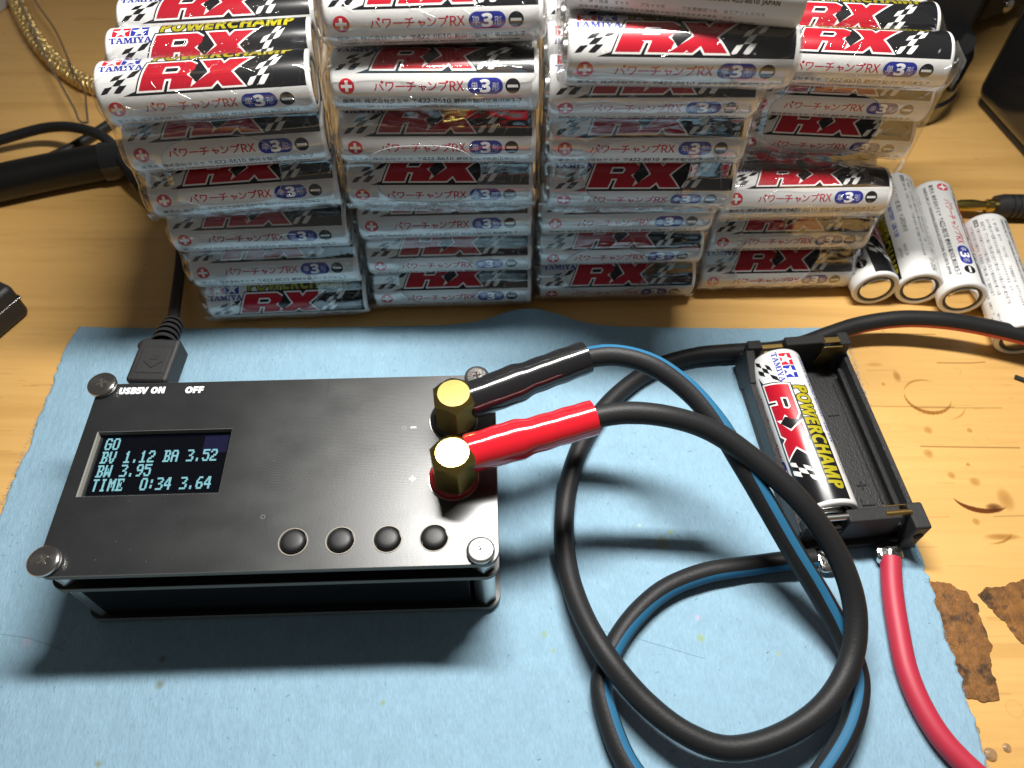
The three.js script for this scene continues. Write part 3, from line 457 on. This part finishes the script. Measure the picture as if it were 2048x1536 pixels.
  const [cg, xg] = canvas(512, 256); xg.fillStyle = '#04050a'; xg.fillRect(0, 0, 512, 256); xg.fillStyle = '#15152c'; xg.fillRect(408, 14, 94, 74); for (let i = 0; i < 60; i++) { xg.fillStyle = 'rgba(200,200,210,0.5)'; xg.fillRect(rnd() * 512, rnd() * 256, 1.2, 1.2); }
  part('screen', scr, mat({ map: tex(cg), emissive: lin(1, 1, 1), emissiveMap: emi, emissiveIntensity: 0.85, roughness: 0.12 }), t, 'small dark display with pale blue digits');
  part('screen_module', [rbox(36, 1.2, 22, 0.2, -30.6, 26.85, -2.4)], M.blackgloss, t);
  const wallH = 1.5, fr = []; void wallH; fr.push(rbox(0.25, 2.2, 17.9, 0.05, -46.9, 27.85, -2.45)); part('window_edge', fr, mat({ color: lin(0.3, 0.29, 0.26), roughness: 0.6 }), t);
  // buttons
  for (const [u, w] of BTN) {
    const b = part('button', revolve([[0, 2.75], [2.7, 2.75], [3.1, 2.62], [3.38, 2.3], [3.52, 1.6], [3.58, 0.8], [3.6, 0.001]], 40).rotateZ(Math.PI / 2), mat({ color: lin(0.012, 0.012, 0.013), roughness: 0.48 }), t); put(b, u, 26.6, -w);
    part('button_ring', revolve([[-1.2, 3.14], [0.16, 3.14], [0.16, 3.3], [-0.05, 3.36]], 48).rotateZ(Math.PI / 2).translate(u, 29.08, -w), mat({ color: lin(0.34, 0.3, 0.25), roughness: 0.45 }), t);
  }
  // panel sockets
  for (const [u, w, m, name] of [[40.4, 4.4, mat({ color: lin(0.32, 0.012, 0.012), roughness: 0.25, clearcoat: 0.5 }), 'red_socket'], [40.2, -11.8, M.blackgloss, 'black_socket']]) {
    part(name, revolve([[0, 5.7], [1.4, 5.7], [2.2, 5.2], [2.4, 4.6], [1.6, 4.1], [1.5, 0.001]], 44).rotateZ(Math.PI / 2).translate(u, 29.2, w), m, t);
    part('washer', revolve([[0, 5.95], [0.2, 5.95], [0.2, 5.2]], 44).rotateZ(Math.PI / 2).translate(u, 29.12, w), M.dullsteel, t);
  }
  part('connector_port', [rbox(9, 4, 7, 0.4, -40.5, 23.6, -23.5)], M.dullsteel, t);
}

// ---------- right-angle plugs with their leads ----------
function plugLead(name, label, nut, tubePts, tubeMat, cablePts, stripe) {
  const t = thing(name, label, 'test lead');
  const [nx, nz, turn] = nut, AP = 4.72, rh = (a) => AP / Math.cos(((a + Math.PI / 6) % (Math.PI / 3) + Math.PI / 3) % (Math.PI / 3) - Math.PI / 6), NP = 96, ringsN = [];
  const lvl = [(r) => [3.5, 31.6], (r) => [Math.min(r, AP * 0.97), 32.3 + 0 * r], (r) => [r, 32.7 + (r - AP) * 1.1], (r) => [r, 43 - (r - AP * 0.82) * 0.85], () => [AP * 0.82, 43], () => [AP * 0.8, 43.05], () => [0.001, 43.05]];
  for (const f of lvl) ringsN.push([...Array(NP + 1)].map((_, i) => { const a = i / NP * 2 * Math.PI, [r, y] = f(rh(a)), b = a + R(turn); return [nx + r * Math.cos(b), y, nz - r * Math.sin(b)]; }));
  const skin = (i0, i1) => { const p = []; for (let q = i0; q < i1; q++) for (let i = 0; i < NP; i++) { const A = ringsN[q][i], B = ringsN[q][i + 1], C = ringsN[q + 1][i], D = ringsN[q + 1][i + 1]; p.push(...A, ...B, ...C, ...B, ...D, ...C); } const g = new THREE.BufferGeometry(); g.setAttribute('position', new THREE.Float32BufferAttribute(p, 3)); g.computeVertexNormals(); g.setAttribute('uv', new THREE.Float32BufferAttribute(p.filter((_, i) => i % 3 !== 1).map((v) => v / 6), 2)); return g; };
  part('plug_body', skin(0, 4), M.gold, t); part('plug_face', skin(4, 6), M.goldface, t);
  part('plug_neck', revolve([[0, 3.6], [1.2, 3.6], [1.4, 3.2], [3, 3.2]], 30).rotateZ(Math.PI / 2).translate(nx, 30.2, nz), M.gold, t);
  part('tube_sleeve', sweep(tubePts, (s) => 4.55 + 0.25 * Math.exp(-Math.pow((s - 0.36) / 0.12, 2)) - 0.34 * smooth(0.4, 0.5, s) + 0.07 * Math.sin(s * 34) - 0.12 * smooth(0.9, 1, s) - 0.6 * smooth(0.03, 0, s), { n: 90, seg: 36 }), tubeMat, t);
  part('cable', sweep(cablePts, (s) => 2.62 * (0.985 + 0.03 * noise(s * 60, 3) + 0.012 * noise(s * 260, 7)), { n: 420, seg: 22 }), M.rubber, t);
  part('colour_stripe', sweep(cablePts, (s) => 0.045 + 2.62 * (0.985 + 0.03 * noise(s * 60, 3) + 0.012 * noise(s * 260, 7)), { n: 420, seg: 8, from: -21, to: 21, caps: false, angle: stripe.angle }), stripe.mat, t);
}
plugLead('test_lead', 'black lead with red plug sleeve, looping over the towel behind the battery holder', [-13.2, -88.2, 14],
  [[-10.5, 38.4, -90.3], [-2.7, 39, -92.6], [6.4, 39.6, -95.3], [19, 40, -99.4]], M.red,
  [[14.1, 39.9, -98.2], [18.1, 40, -99.2], [26.2, 40.5, -100.3], [35.5, 40, -99.8], [46.3, 37, -97.9], [56.3, 33, -92.5], [67.1, 28, -84], [75.7, 21, -73.5], [79, 15, -62.9], [77, 11.5, -53.2], [70, 10, -44], [58.9, 9, -37.3], [46.7, 8.5, -34.7], [38.2, 8.5, -37.5], [29.4, 8.5, -44.4], [21, 8.9, -55.4], [15.4, 6, -69.8], [13.5, 3.7, -85.5], [15.4, 3.4, -101.8], [20.4, 3.4, -116.2], [29.5, 3.4, -130], [43.2, 3.4, -141.4], [56, 3.4, -146.2], [68.6, 3.3, -147.8], [80, 3.3, -148.6], [90, 4.2, -150.4], [98, 5.6, -153], [107.6, 7, -155.6], [119.3, 9, -156.2], [130.7, 10, -154.9], [142.1, 10, -152.5], [155.5, 10, -148], [168, 10, -142.3], [190, 10, -130]],
  { mat: mat({ color: lin(0.5, 0.05, 0.04), roughness: 0.45 }), angle: (t) => 180 - 72 * smooth(0.72, 0.8, t) });
plugLead('test_lead', 'black lead with blue stripe and black plug sleeve, looping down past the towel', [-13.6, -104.2, 8],
  [[-10.5, 38.4, -105], [-2.9, 39, -108], [6.8, 39.5, -112.3], [18.2, 40, -117]], M.blackgloss,
  [[13.6, 39.9, -115.2], [17.3, 40, -116.6], [25.1, 41, -116.9], [33.5, 40.5, -114.6], [41.8, 38, -109.4], [48.5, 35, -102], [54, 31, -93.3], [60.3, 25, -84.3], [66.7, 18.5, -75.4], [73.4, 12, -66.6], [78.2, 7.5, -58], [79.5, 6, -49.6], [76.2, 5.5, -41.1], [69.9, 5, -33], [61.3, 4.5, -25.3], [49.6, 4, -18.9], [38.3, 4, -19.8], [30.6, 3.5, -25.5], [24.9, 3.3, -33.3], [21.9, 3.3, -41.6], [20.8, 3.3, -49.3], [24, 3.3, -57.3], [29.8, 3.3, -65.2], [38.2, 3.3, -72.2], [48.9, 3.3, -76.5], [60.5, 3.5, -78.3], [70.7, 4.2, -79.4], [77, 4.2, -79.9]],
  { mat: M.blue, angle: (t) => -32 + 36 * smooth(0.08, 0.26, t) + 10 * smooth(0.3, 0.42, t) + 16 * smooth(0.5, 0.62, t) + 30 * smooth(0.75, 0.88, t) });

// ---------- battery holder ----------
{
  const t = thing('battery_holder', 'black open two-cell battery holder at the towel edge with one battery in it', 'battery holder', [86.2, 0.5, -115.4], 5.2);
  const W = 31.4, L = 59.4, A = [];
  A.push(rbox(W, 1.6, L, 0.4, 0, 0.8, 0));                                             // floor
  for (const s of [-1, 1]) { A.push(rbox(1.6, 8.2, L - 1, 0.4, s * (W / 2 - 0.8), 4.5, 0, 0, s * -4)); A.push(rbox(1.8, 0.8, L - 14, 0.3, s * (W / 2 - 2.2), 5.4, 0, 0, s * -30)); }
  A.push(rbox(0.9, 1.2, 48, 0.3, 4.4, 2, 2), rbox(0.9, 1.2, 48, 0.3, -0.2, 2.4, 2), rbox(0.5, 0.5, 40, 0.2, 11.9, 1.8, 0));
  // far wall in blocks with contact slots between; its left end is cut back on a slope
  const fz = -L / 2 + 1.6; A.push(rbox(W - 1, 8, 2.4, 0.4, 0, 4.6, fz), rbox(4.2, 13.2, 3, 0.5, -12.9, 7, fz), rbox(11.8, 13.6, 3.2, 0.5, 2, 7.2, fz), rbox(3.2, 13.6, 4.6, 0.5, 13.6, 7.2, fz + 0.4), rbox(2.6, 11, 10, 0.5, -14.6, 6, fz + 4, 0, 0, 24));
  const nz = L / 2 - 1.8; A.push(rbox(W - 1, 7.4, 2.6, 0.4, 0, 4.2, nz), rbox(13.8, 13, 3.6, 0.5, 2.2, 7, nz), rbox(4.2, 13.2, 7.4, 0.7, 13, 7, nz + 1.4), rbox(3.6, 11, 3.4, 0.5, -13.6, 6, nz), rbox(W + 1, 2.4, 3, 0.4, 0.5, 1.7, nz + 2));
  part('tray', A, M.plastic, t);
  part('pin_hole', [new THREE.CylinderGeometry(1.2, 1.2, 0.4, 20).rotateX(Math.PI / 2).translate(13.2, 9, nz + 5.1)], mat({ color: lin(0.003, 0.003, 0.003), roughness: 0.9 }), t);
  part('polarity_mark', [rbox(2.6, 0.35, 0.5, 0.1, 8.2, 1.75, 14), rbox(0.5, 0.36, 2.6, 0.1, 8.2, 1.75, 14), rbox(3.6, 0.35, 0.4, 0.1, 8, 1.75, 20), rbox(0.4, 0.35, 2, 0.1, 6.4, 1.75, 19), rbox(3.4, 0.34, 0.35, 0.1, 8.2, 1.75, -9)], M.plastic, t);
  const mb = M.brass;
  part('contact_plate', [rbox(6.2, 0.5, 1.4, 0.2, -7.6, 12.6, fz + 0.6), rbox(5.8, 9.5, 0.4, 0.15, -7.6, 7.8, fz + 1.7, 0, 0, 8)], mb, t, 'brass contact behind the battery');
  part('contact_plate', [rbox(5.6, 0.5, 2, 0.2, 9.6, 13.6, fz + 0.6), rbox(5.4, 11.5, 0.4, 0.15, 9.6, 8.2, fz + 2.2, 0, 0, 10)], mb, t, 'bare brass contact of the empty slot');
  part('contact_plate', [new THREE.CylinderGeometry(0.75, 0.75, 6.6, 14).rotateZ(Math.PI / 2).translate(8.2, 13.3, nz + 0.3), rbox(5.8, 8, 0.4, 0.15, 9, 8, nz - 1.6, 0, 0, -14)], mb, t, 'rolled brass contact at the near end');
  part('contact_spring', [new THREE.CylinderGeometry(0.85, 0.85, 8.5, 14).rotateZ(Math.PI / 2).translate(-7.2, 12.6, nz - 0.2), ...[0, 1, 2].map((i) => new THREE.TorusGeometry(4.2 - i * 0.5, 0.45, 8, 28).translate(-7.8, 8.1, nz - 2.2 - i * 1.1))], M.dullsteel, t);
  const blob = (w, h, d, x, y, z, s) => { const g = new THREE.SphereGeometry(1, 40, 28), p = g.attributes.position; for (let i = 0; i < p.count; i++) { const X = p.getX(i), Y = p.getY(i), Z = p.getZ(i), n = 1 + 0.3 * (fbm(X * 1.1 + s + 5, Z * 1.1 + Y + 5, 2) - 0.5), q = (v) => Math.sign(v) * Math.pow(Math.abs(v), 0.6); p.setXYZ(i, q(X) * w * n, q(Y) * h * n, q(Z) * d * n); } g.computeVertexNormals(); return g.translate(x, y, z); };
  part('solder_joint', [blob(3.3, 1.7, 2.7, 7.8, 2.2, nz + 6.2, 1)], M.solder, t, 'solder blob at the red wire'); part('solder_joint', [blob(2.4, 1, 3.2, -8.6, 1.8, nz + 6.6, 4)], M.solder, t, 'solder lug at the near left corner');
}
looseBattery('battery clipped in the black holder, yellow lettering to the right', [79.2, 9.4, -114.6], [0.092, -0.005, 1], 98);

// ---------- wires ----------
{
  let t = thing('red_wire', 'red wire soldered to the holder and running off the lower edge', 'wire');
  part('insulation', sweep([[96.9, 3.2, -80.4], [95, 3.1, -72.2], [93.5, 3.2, -62.2], [92.7, 3.2, -52.7], [93.6, 3.2, -44.9], [95.9, 3.2, -38], [99.6, 3.2, -32.4], [105.1, 3.2, -26.5], [112, 3, -20]], 2.55, { n: 140, seg: 22 }), M.redwire, t);
  part('bare_end', sweep([[97.3, 3.3, -82.5], [96.8, 3.2, -80.2]], 1.5, { n: 6, seg: 12 }), M.solder, t);

  t = thing('usb_cable', 'black cable with ribbed flat plug pushed into the back of the box', 'cable');
  const body = rbox(11, 7, 14.4, 1, -96.2, 22.4, -127.6, -2); part('plug_shell', [body, rbox(7.6, 0.5, 8.4, 0.25, -96, 25.85, -127, -2)], M.plastic, t);
  part('arrow_mark', [rbox(3.4, 0.3, 0.4, 0.1, -97, 26.15, -125.6, -40), rbox(3.4, 0.3, 0.4, 0.1, -94.6, 26.15, -125.6, 40), rbox(2.2, 0.25, 2, 0.1, -95.8, 26.1, -128)], M.plastic, t);
  const rel = [[-96.9, 22, -134.2], [-98, 20, -139], [-99.4, 16.8, -145.5], [-100.6, 14, -150]], ribs = [sweep(rel, (s) => 2.5 - 0.7 * s, { n: 30, seg: 16 })];
  for (let i = 0; i < 5; i++) { const a = 0.06 + i * 0.19, cv = new THREE.CatmullRomCurve3(rel.map((p) => new THREE.Vector3(...p))), p = cv.getPointAt(a), q = cv.getPointAt(a + 0.1); ribs.push(sweep([p.toArray(), q.toArray()], 3.7 - 0.85 * a, { n: 4, seg: 20 })); }
  const tab = new THREE.TorusGeometry(2.2, 0.8, 10, 24).rotateX(Math.PI / 2 - 0.4).translate(-101.6, 21, -136.4); part('strain_relief', [...ribs, tab], M.plastic, t);
  part('cable', sweep([[-100.2, 15, -148.5], [-102.6, 12, -155.2], [-105.9, 8, -164.9], [-109, 5, -176.4], [-112.6, 3, -191.3], [-117.8, 2, -206.2], [-122.4, 2, -225], [-120, 2, -260]], 1.75, { n: 90, seg: 16 }), M.rubber, t);

  t = thing('thick_cable', 'thick black cable behind the left stack with a glossy end sleeve', 'cable');
  part('jacket', sweep([[-230, 7.2, -206], [-190, 7.2, -220], [-164, 7.2, -229.5], [-145, 7.2, -235], [-120, 7.2, -240]], 6.6, { n: 60, seg: 28 }), mat({ color: lin(0.004, 0.004, 0.004), roughness: 0.35 }), t);
  part('end_sleeve', sweep([[-150, 7.2, -233.6], [-138, 7.4, -236.5], [-115, 7.2, -241]], 7.1, { n: 20, seg: 28 }), M.blackgloss, t);
  t = thing('thin_cord', 'thin black cord arching over the thick cable at the left', 'cord', [0, 0, 0], 0);
  part('jacket', sweep([[-225, 3, -236], [-194.8, 6, -248.4], [-176.2, 9, -252], [-160.5, 12, -247], [-147.1, 13, -238], [-138, 9, -226], [-128, 4, -215]], 1.9, { n: 80, seg: 14 }), M.rubber, t);
  t = thing('thin_cord', 'thin black cord running under the arched one, up to the left stack', 'cord');
  part('jacket', sweep([[-225, 2.2, -226], [-190.5, 2.2, -234], [-171.8, 2.4, -246], [-158.6, 3, -263], [-148, 3, -280], [-130, 3, -300]], 1.8, { n: 80, seg: 14 }), M.rubber, t);

  // gold braided sleeve: a smooth core with crossing strands laid round it
  t = thing('braided_cable', 'cable in shiny gold braid at the upper left', 'cable');
  const path = [[-245, 3, -385], [-232.5, 3, -359.3], [-206.4, 3, -319.1], [-188.9, 3, -299.9], [-172.8, 3, -288], [-150, 3, -282], [-120, 3, -282]], braid = [], cv = new THREE.CatmullRomCurve3(path.map((p) => new THREE.Vector3(...p)), false, 'centripetal');
  part('core', sweep(path, 2.7, { n: 60, seg: 14 }), mat({ color: lin(0.3, 0.18, 0.05), roughness: 0.5 }), t);
  for (const dir of [1, -1]) for (let s = 0; s < 3; s++) { const q = []; for (let i = 0; i <= 240; i++) { const f = i / 240, P = cv.getPointAt(f), T = cv.getTangentAt(f), S = new THREE.Vector3().crossVectors(T, new THREE.Vector3(0, 1, 0)).normalize(), a = dir * f * 150 + s * 2.0944, r = 3 + 0.28 * Math.sin(f * 150 * 5 / 2 * 2 + (dir > 0 ? 0 : Math.PI)); q.push(P.clone().addScaledVector(S, Math.cos(a) * r).add(new THREE.Vector3(0, Math.sin(a) * r, 0))); } braid.push(new THREE.TubeGeometry(new THREE.CatmullRomCurve3(q), 480, 0.55, 5)); }
  const br = part('braid', braid, mat({ color: lin(0.8, 0.58, 0.24), metalness: 0.75, roughness: 0.3 }), t); br.userData.kind = 'stuff';
  t = thing('bare_wire', 'thin silvery wire beside the gold braid, ending at the black cord', 'wire');
  part('strand', sweep([[-235, 6, -372], [-222.7, 8, -347.5], [-203.3, 8, -314.4], [-191.3, 8, -295.5], [-170.7, 9, -264.5], [-163, 11, -252.5], [-159.2, 12, -251]], 0.42, { n: 80, seg: 8 }), M.dullsteel, t);
  t = thing('bare_wire', 'thin dark wire crossing over the gold braid', 'wire');
  part('strand', sweep([[-228, 6, -370], [-218.7, 6, -351.3], [-200.7, 6, -325.9], [-178.6, 8, -288.3], [-170.4, 9, -276], [-163, 12, -260], [-159.6, 12.4, -251.5]], 0.4, { n: 80, seg: 8 }), mat({ color: lin(0.32, 0.26, 0.2), metalness: 0.8, roughness: 0.35 }), t);
}

// ---------- other things round the edge of the view ----------
{
  let t = thing('black_case', 'edge of a flat black case at the left picture edge', 'case', [-177.5, 0, -161], -27);
  part('shell', [rbox(34, 13, 30, 2, 0, 6.6, 0)], M.plastic, t); part('lid_seam', [rbox(34.4, 0.6, 30.4, 0.3, 0, 7.6, 0)], M.blackgloss, t);
  t = thing('white_carton', 'corner of a pale grey carton in the upper left corner', 'carton', [-262, 0, -372], -19);
  part('carton_body', [rbox(60, 34, 80, 0.8, 0, 17.1, 0)], mat({ color: lin(0.5, 0.49, 0.46), roughness: 0.7 }), t);
  t = thing('black_stand', 'black stand with glossy round foot behind the rightmost stack', 'stand', [158, 0, -284], 0);
  part('foot', revolve([[0, 0.01], [0, 19], [2, 20.5], [26, 20.5], [29, 19], [30, 14], [30, 0.01]], 60).rotateZ(Math.PI / 2), M.blackgloss, t); part('foot_rim', new THREE.TorusGeometry(20.4, 0.9, 10, 60).rotateX(Math.PI / 2).translate(0, 9, 0), M.blackgloss, t);
  part('post', [rbox(36, 120, 34, 3, 4, 70, -22)], M.plastic, t);
  t = thing('black_bracket', 'black bracket with two steel screws in the upper right corner', 'bracket', [222, 0, -352], 30);
  part('plate', [rbox(60, 46, 26, 3, 0, 31, 0)], M.plastic, t); part('bracket_foot', [rbox(70, 8, 8, 2, 0, 4.2, -6)], M.plastic, t);
  for (const sx of [-12, 6]) part('screw', new THREE.SphereGeometry(3, 20, 12).scale(1, 1, 0.5).translate(sx, 12, 13), M.steel, t);
  t = thing('gold_pin', 'short gold connector pin lying on the black bracket', 'pin', [183, 55, -308], 24);
  part('barrel', new THREE.CylinderGeometry(1.7, 1.7, 9, 20).rotateX(Math.PI / 2), M.gold, t); part('collar', new THREE.CylinderGeometry(2.2, 2.2, 1.6, 20).rotateX(Math.PI / 2).translate(0, 0, -2), M.gold, t);
  t = thing('black_speaker_box', 'tall black box with rounded corners at the right picture edge', 'box', [219, 0, -262], 10);
  part('box_body', [rbox(56, 92, 52, 7, 0, 48, 0)], M.blackgloss, t); part('box_foot', [rbox(50, 4, 46, 1.5, 0, 2.1, 0)], M.plastic, t);
  t = thing('banana_plug', 'banana plug with gold pin and black ribbed grip', 'plug', [171, 4.9, -212.5], -1.5);
  part('pin', revolve([[-17, 0.4], [-16.4, 1.3], [-14, 1.5], [-12, 2], [-8, 2.15], [-4.5, 1.7], [-3.4, 1.6], [-3, 2.3], [0, 2.3]], 28), M.gold, t);
  const ribs = [[0, 0.01], [0, 3.6]]; for (let i = 0; i < 9; i++) { const x0 = 3 + i * 2.1; ribs.push([x0, 4.2], [x0 + 1.3, 4.2], [x0 + 1.4, 3.7], [x0 + 2, 3.7]); } ribs.push([24, 4], [24, 0.01]); part('grip', revolve(ribs, 32), M.plastic, t);

  // torn scraps of old brown tape stuck to the desk
  const [c, x] = canvas(512, 512), d = x.createImageData(512, 512);
  for (let j = 0; j < 512; j++) for (let i = 0; i < 512; i++) { const o = (j * 512 + i) * 4, n = fbm(i / 60, j / 60, 5), f = fbm(i / 5, j / 7, 4), dk = smooth(0.55, 0.72, fbm(i / 70 + 9, j / 70 + 4, 4)) * 0.3, v = 0.82 + 0.45 * (n - 0.5) + 0.3 * (f - 0.5) - dk; d.data[o] = 148 * v; d.data[o + 1] = 98 * v; d.data[o + 2] = 44 * v; d.data[o + 3] = 255; }
  x.putImageData(d, 0, 0); const mt = mat({ map: tex(c), roughness: 0.55, bumpMap: field(256, 256, (a, b) => fbm(a / 14, b / 14, 4)), bumpScale: 0.0002 });
  const scrap = (label, pts) => {
    const o = thing('tape_scrap', label, 'tape scrap'), out = []; pts.forEach((p, i) => { const q = pts[(i + 1) % pts.length], n = Math.ceil(Math.hypot(q[0] - p[0], q[1] - p[1]) / 0.35); for (let k = 0; k < n; k++) { const f = k / n, X = p[0] + (q[0] - p[0]) * f, Z = p[1] + (q[1] - p[1]) * f; out.push(new THREE.Vector2(X + 1.1 * (fbm(X / 1.1, Z / 1.1, 3) - 0.5) + 1.6 * (fbm(X / 4, Z / 4, 2) - 0.5), -(Z + 1.1 * (fbm(X / 1.1 + 40, Z / 1.1, 3) - 0.5)))); } });
    const g = new THREE.ExtrudeGeometry(new THREE.Shape(out), { depth: 0.14, bevelEnabled: true, bevelThickness: 0.1, bevelSize: 0.14, bevelSegments: 2 }), p = g.attributes.position, uv = g.attributes.uv; for (let i = 0; i < p.count; i++) uv.setXY(i, p.getX(i) / 22, p.getY(i) / 22);
    part('scrap', g.rotateX(-Math.PI / 2).translate(0, 0.02, 0), mt, o);
  };
  scrap('torn brown tape scrap on the desk along the right edge of the towel', [[102, -76.5], [106.5, -75.6], [111.7, -74.9], [115.2, -71.8], [117, -68.5], [116.4, -64], [115.8, -58], [114.6, -52], [113.4, -46.8], [110, -46.2], [106.6, -47.6], [102, -50]]);
  scrap('torn brown tape scrap cut off by the right picture edge', [[118.4, -71.8], [121, -74], [124, -73.9], [131, -75.8], [142, -77], [142, -50], [133, -52], [126, -57], [122.3, -64.8], [119.6, -69.6]]);
  for (const [X, Z, r, l] of [[107.6, -35, 1.5, 'largest clear resin bead on the desk by the towel edge'], [111.8, -36.4, 1, 'small clear resin bead furthest from the towel'], [106.2, -40.2, 0.9, 'small clear resin bead touching the towel edge']]) { const o = thing('resin_bead', l, 'resin bead', [X, 0.03, Z]); const g = new THREE.SphereGeometry(r, 24, 12, 0, 7, 0, Math.PI / 2).scale(1, 0.45, 1), p = g.attributes.position; for (let i = 0; i < p.count; i++) p.setX(i, p.getX(i) * (1 + 0.3 * (noise(p.getX(i) + 9, p.getZ(i) + 9) - 0.5))); g.computeVertexNormals(); part('bead', g, mat({ color: lin(0.75, 0.6, 0.4), transmission: 0.8, thickness: 0.001, roughness: 0.08 }), o); }
  t = thing('tape_sliver', 'tiny black sliver on the desk at the right picture edge', 'sliver', [155.6, 0, -139], -30); part('sliver', [rbox(6, 0.8, 1.6, 0.3, 0, 0.45, 0)], M.plastic, t);
}

renderer.render(scene, camera);
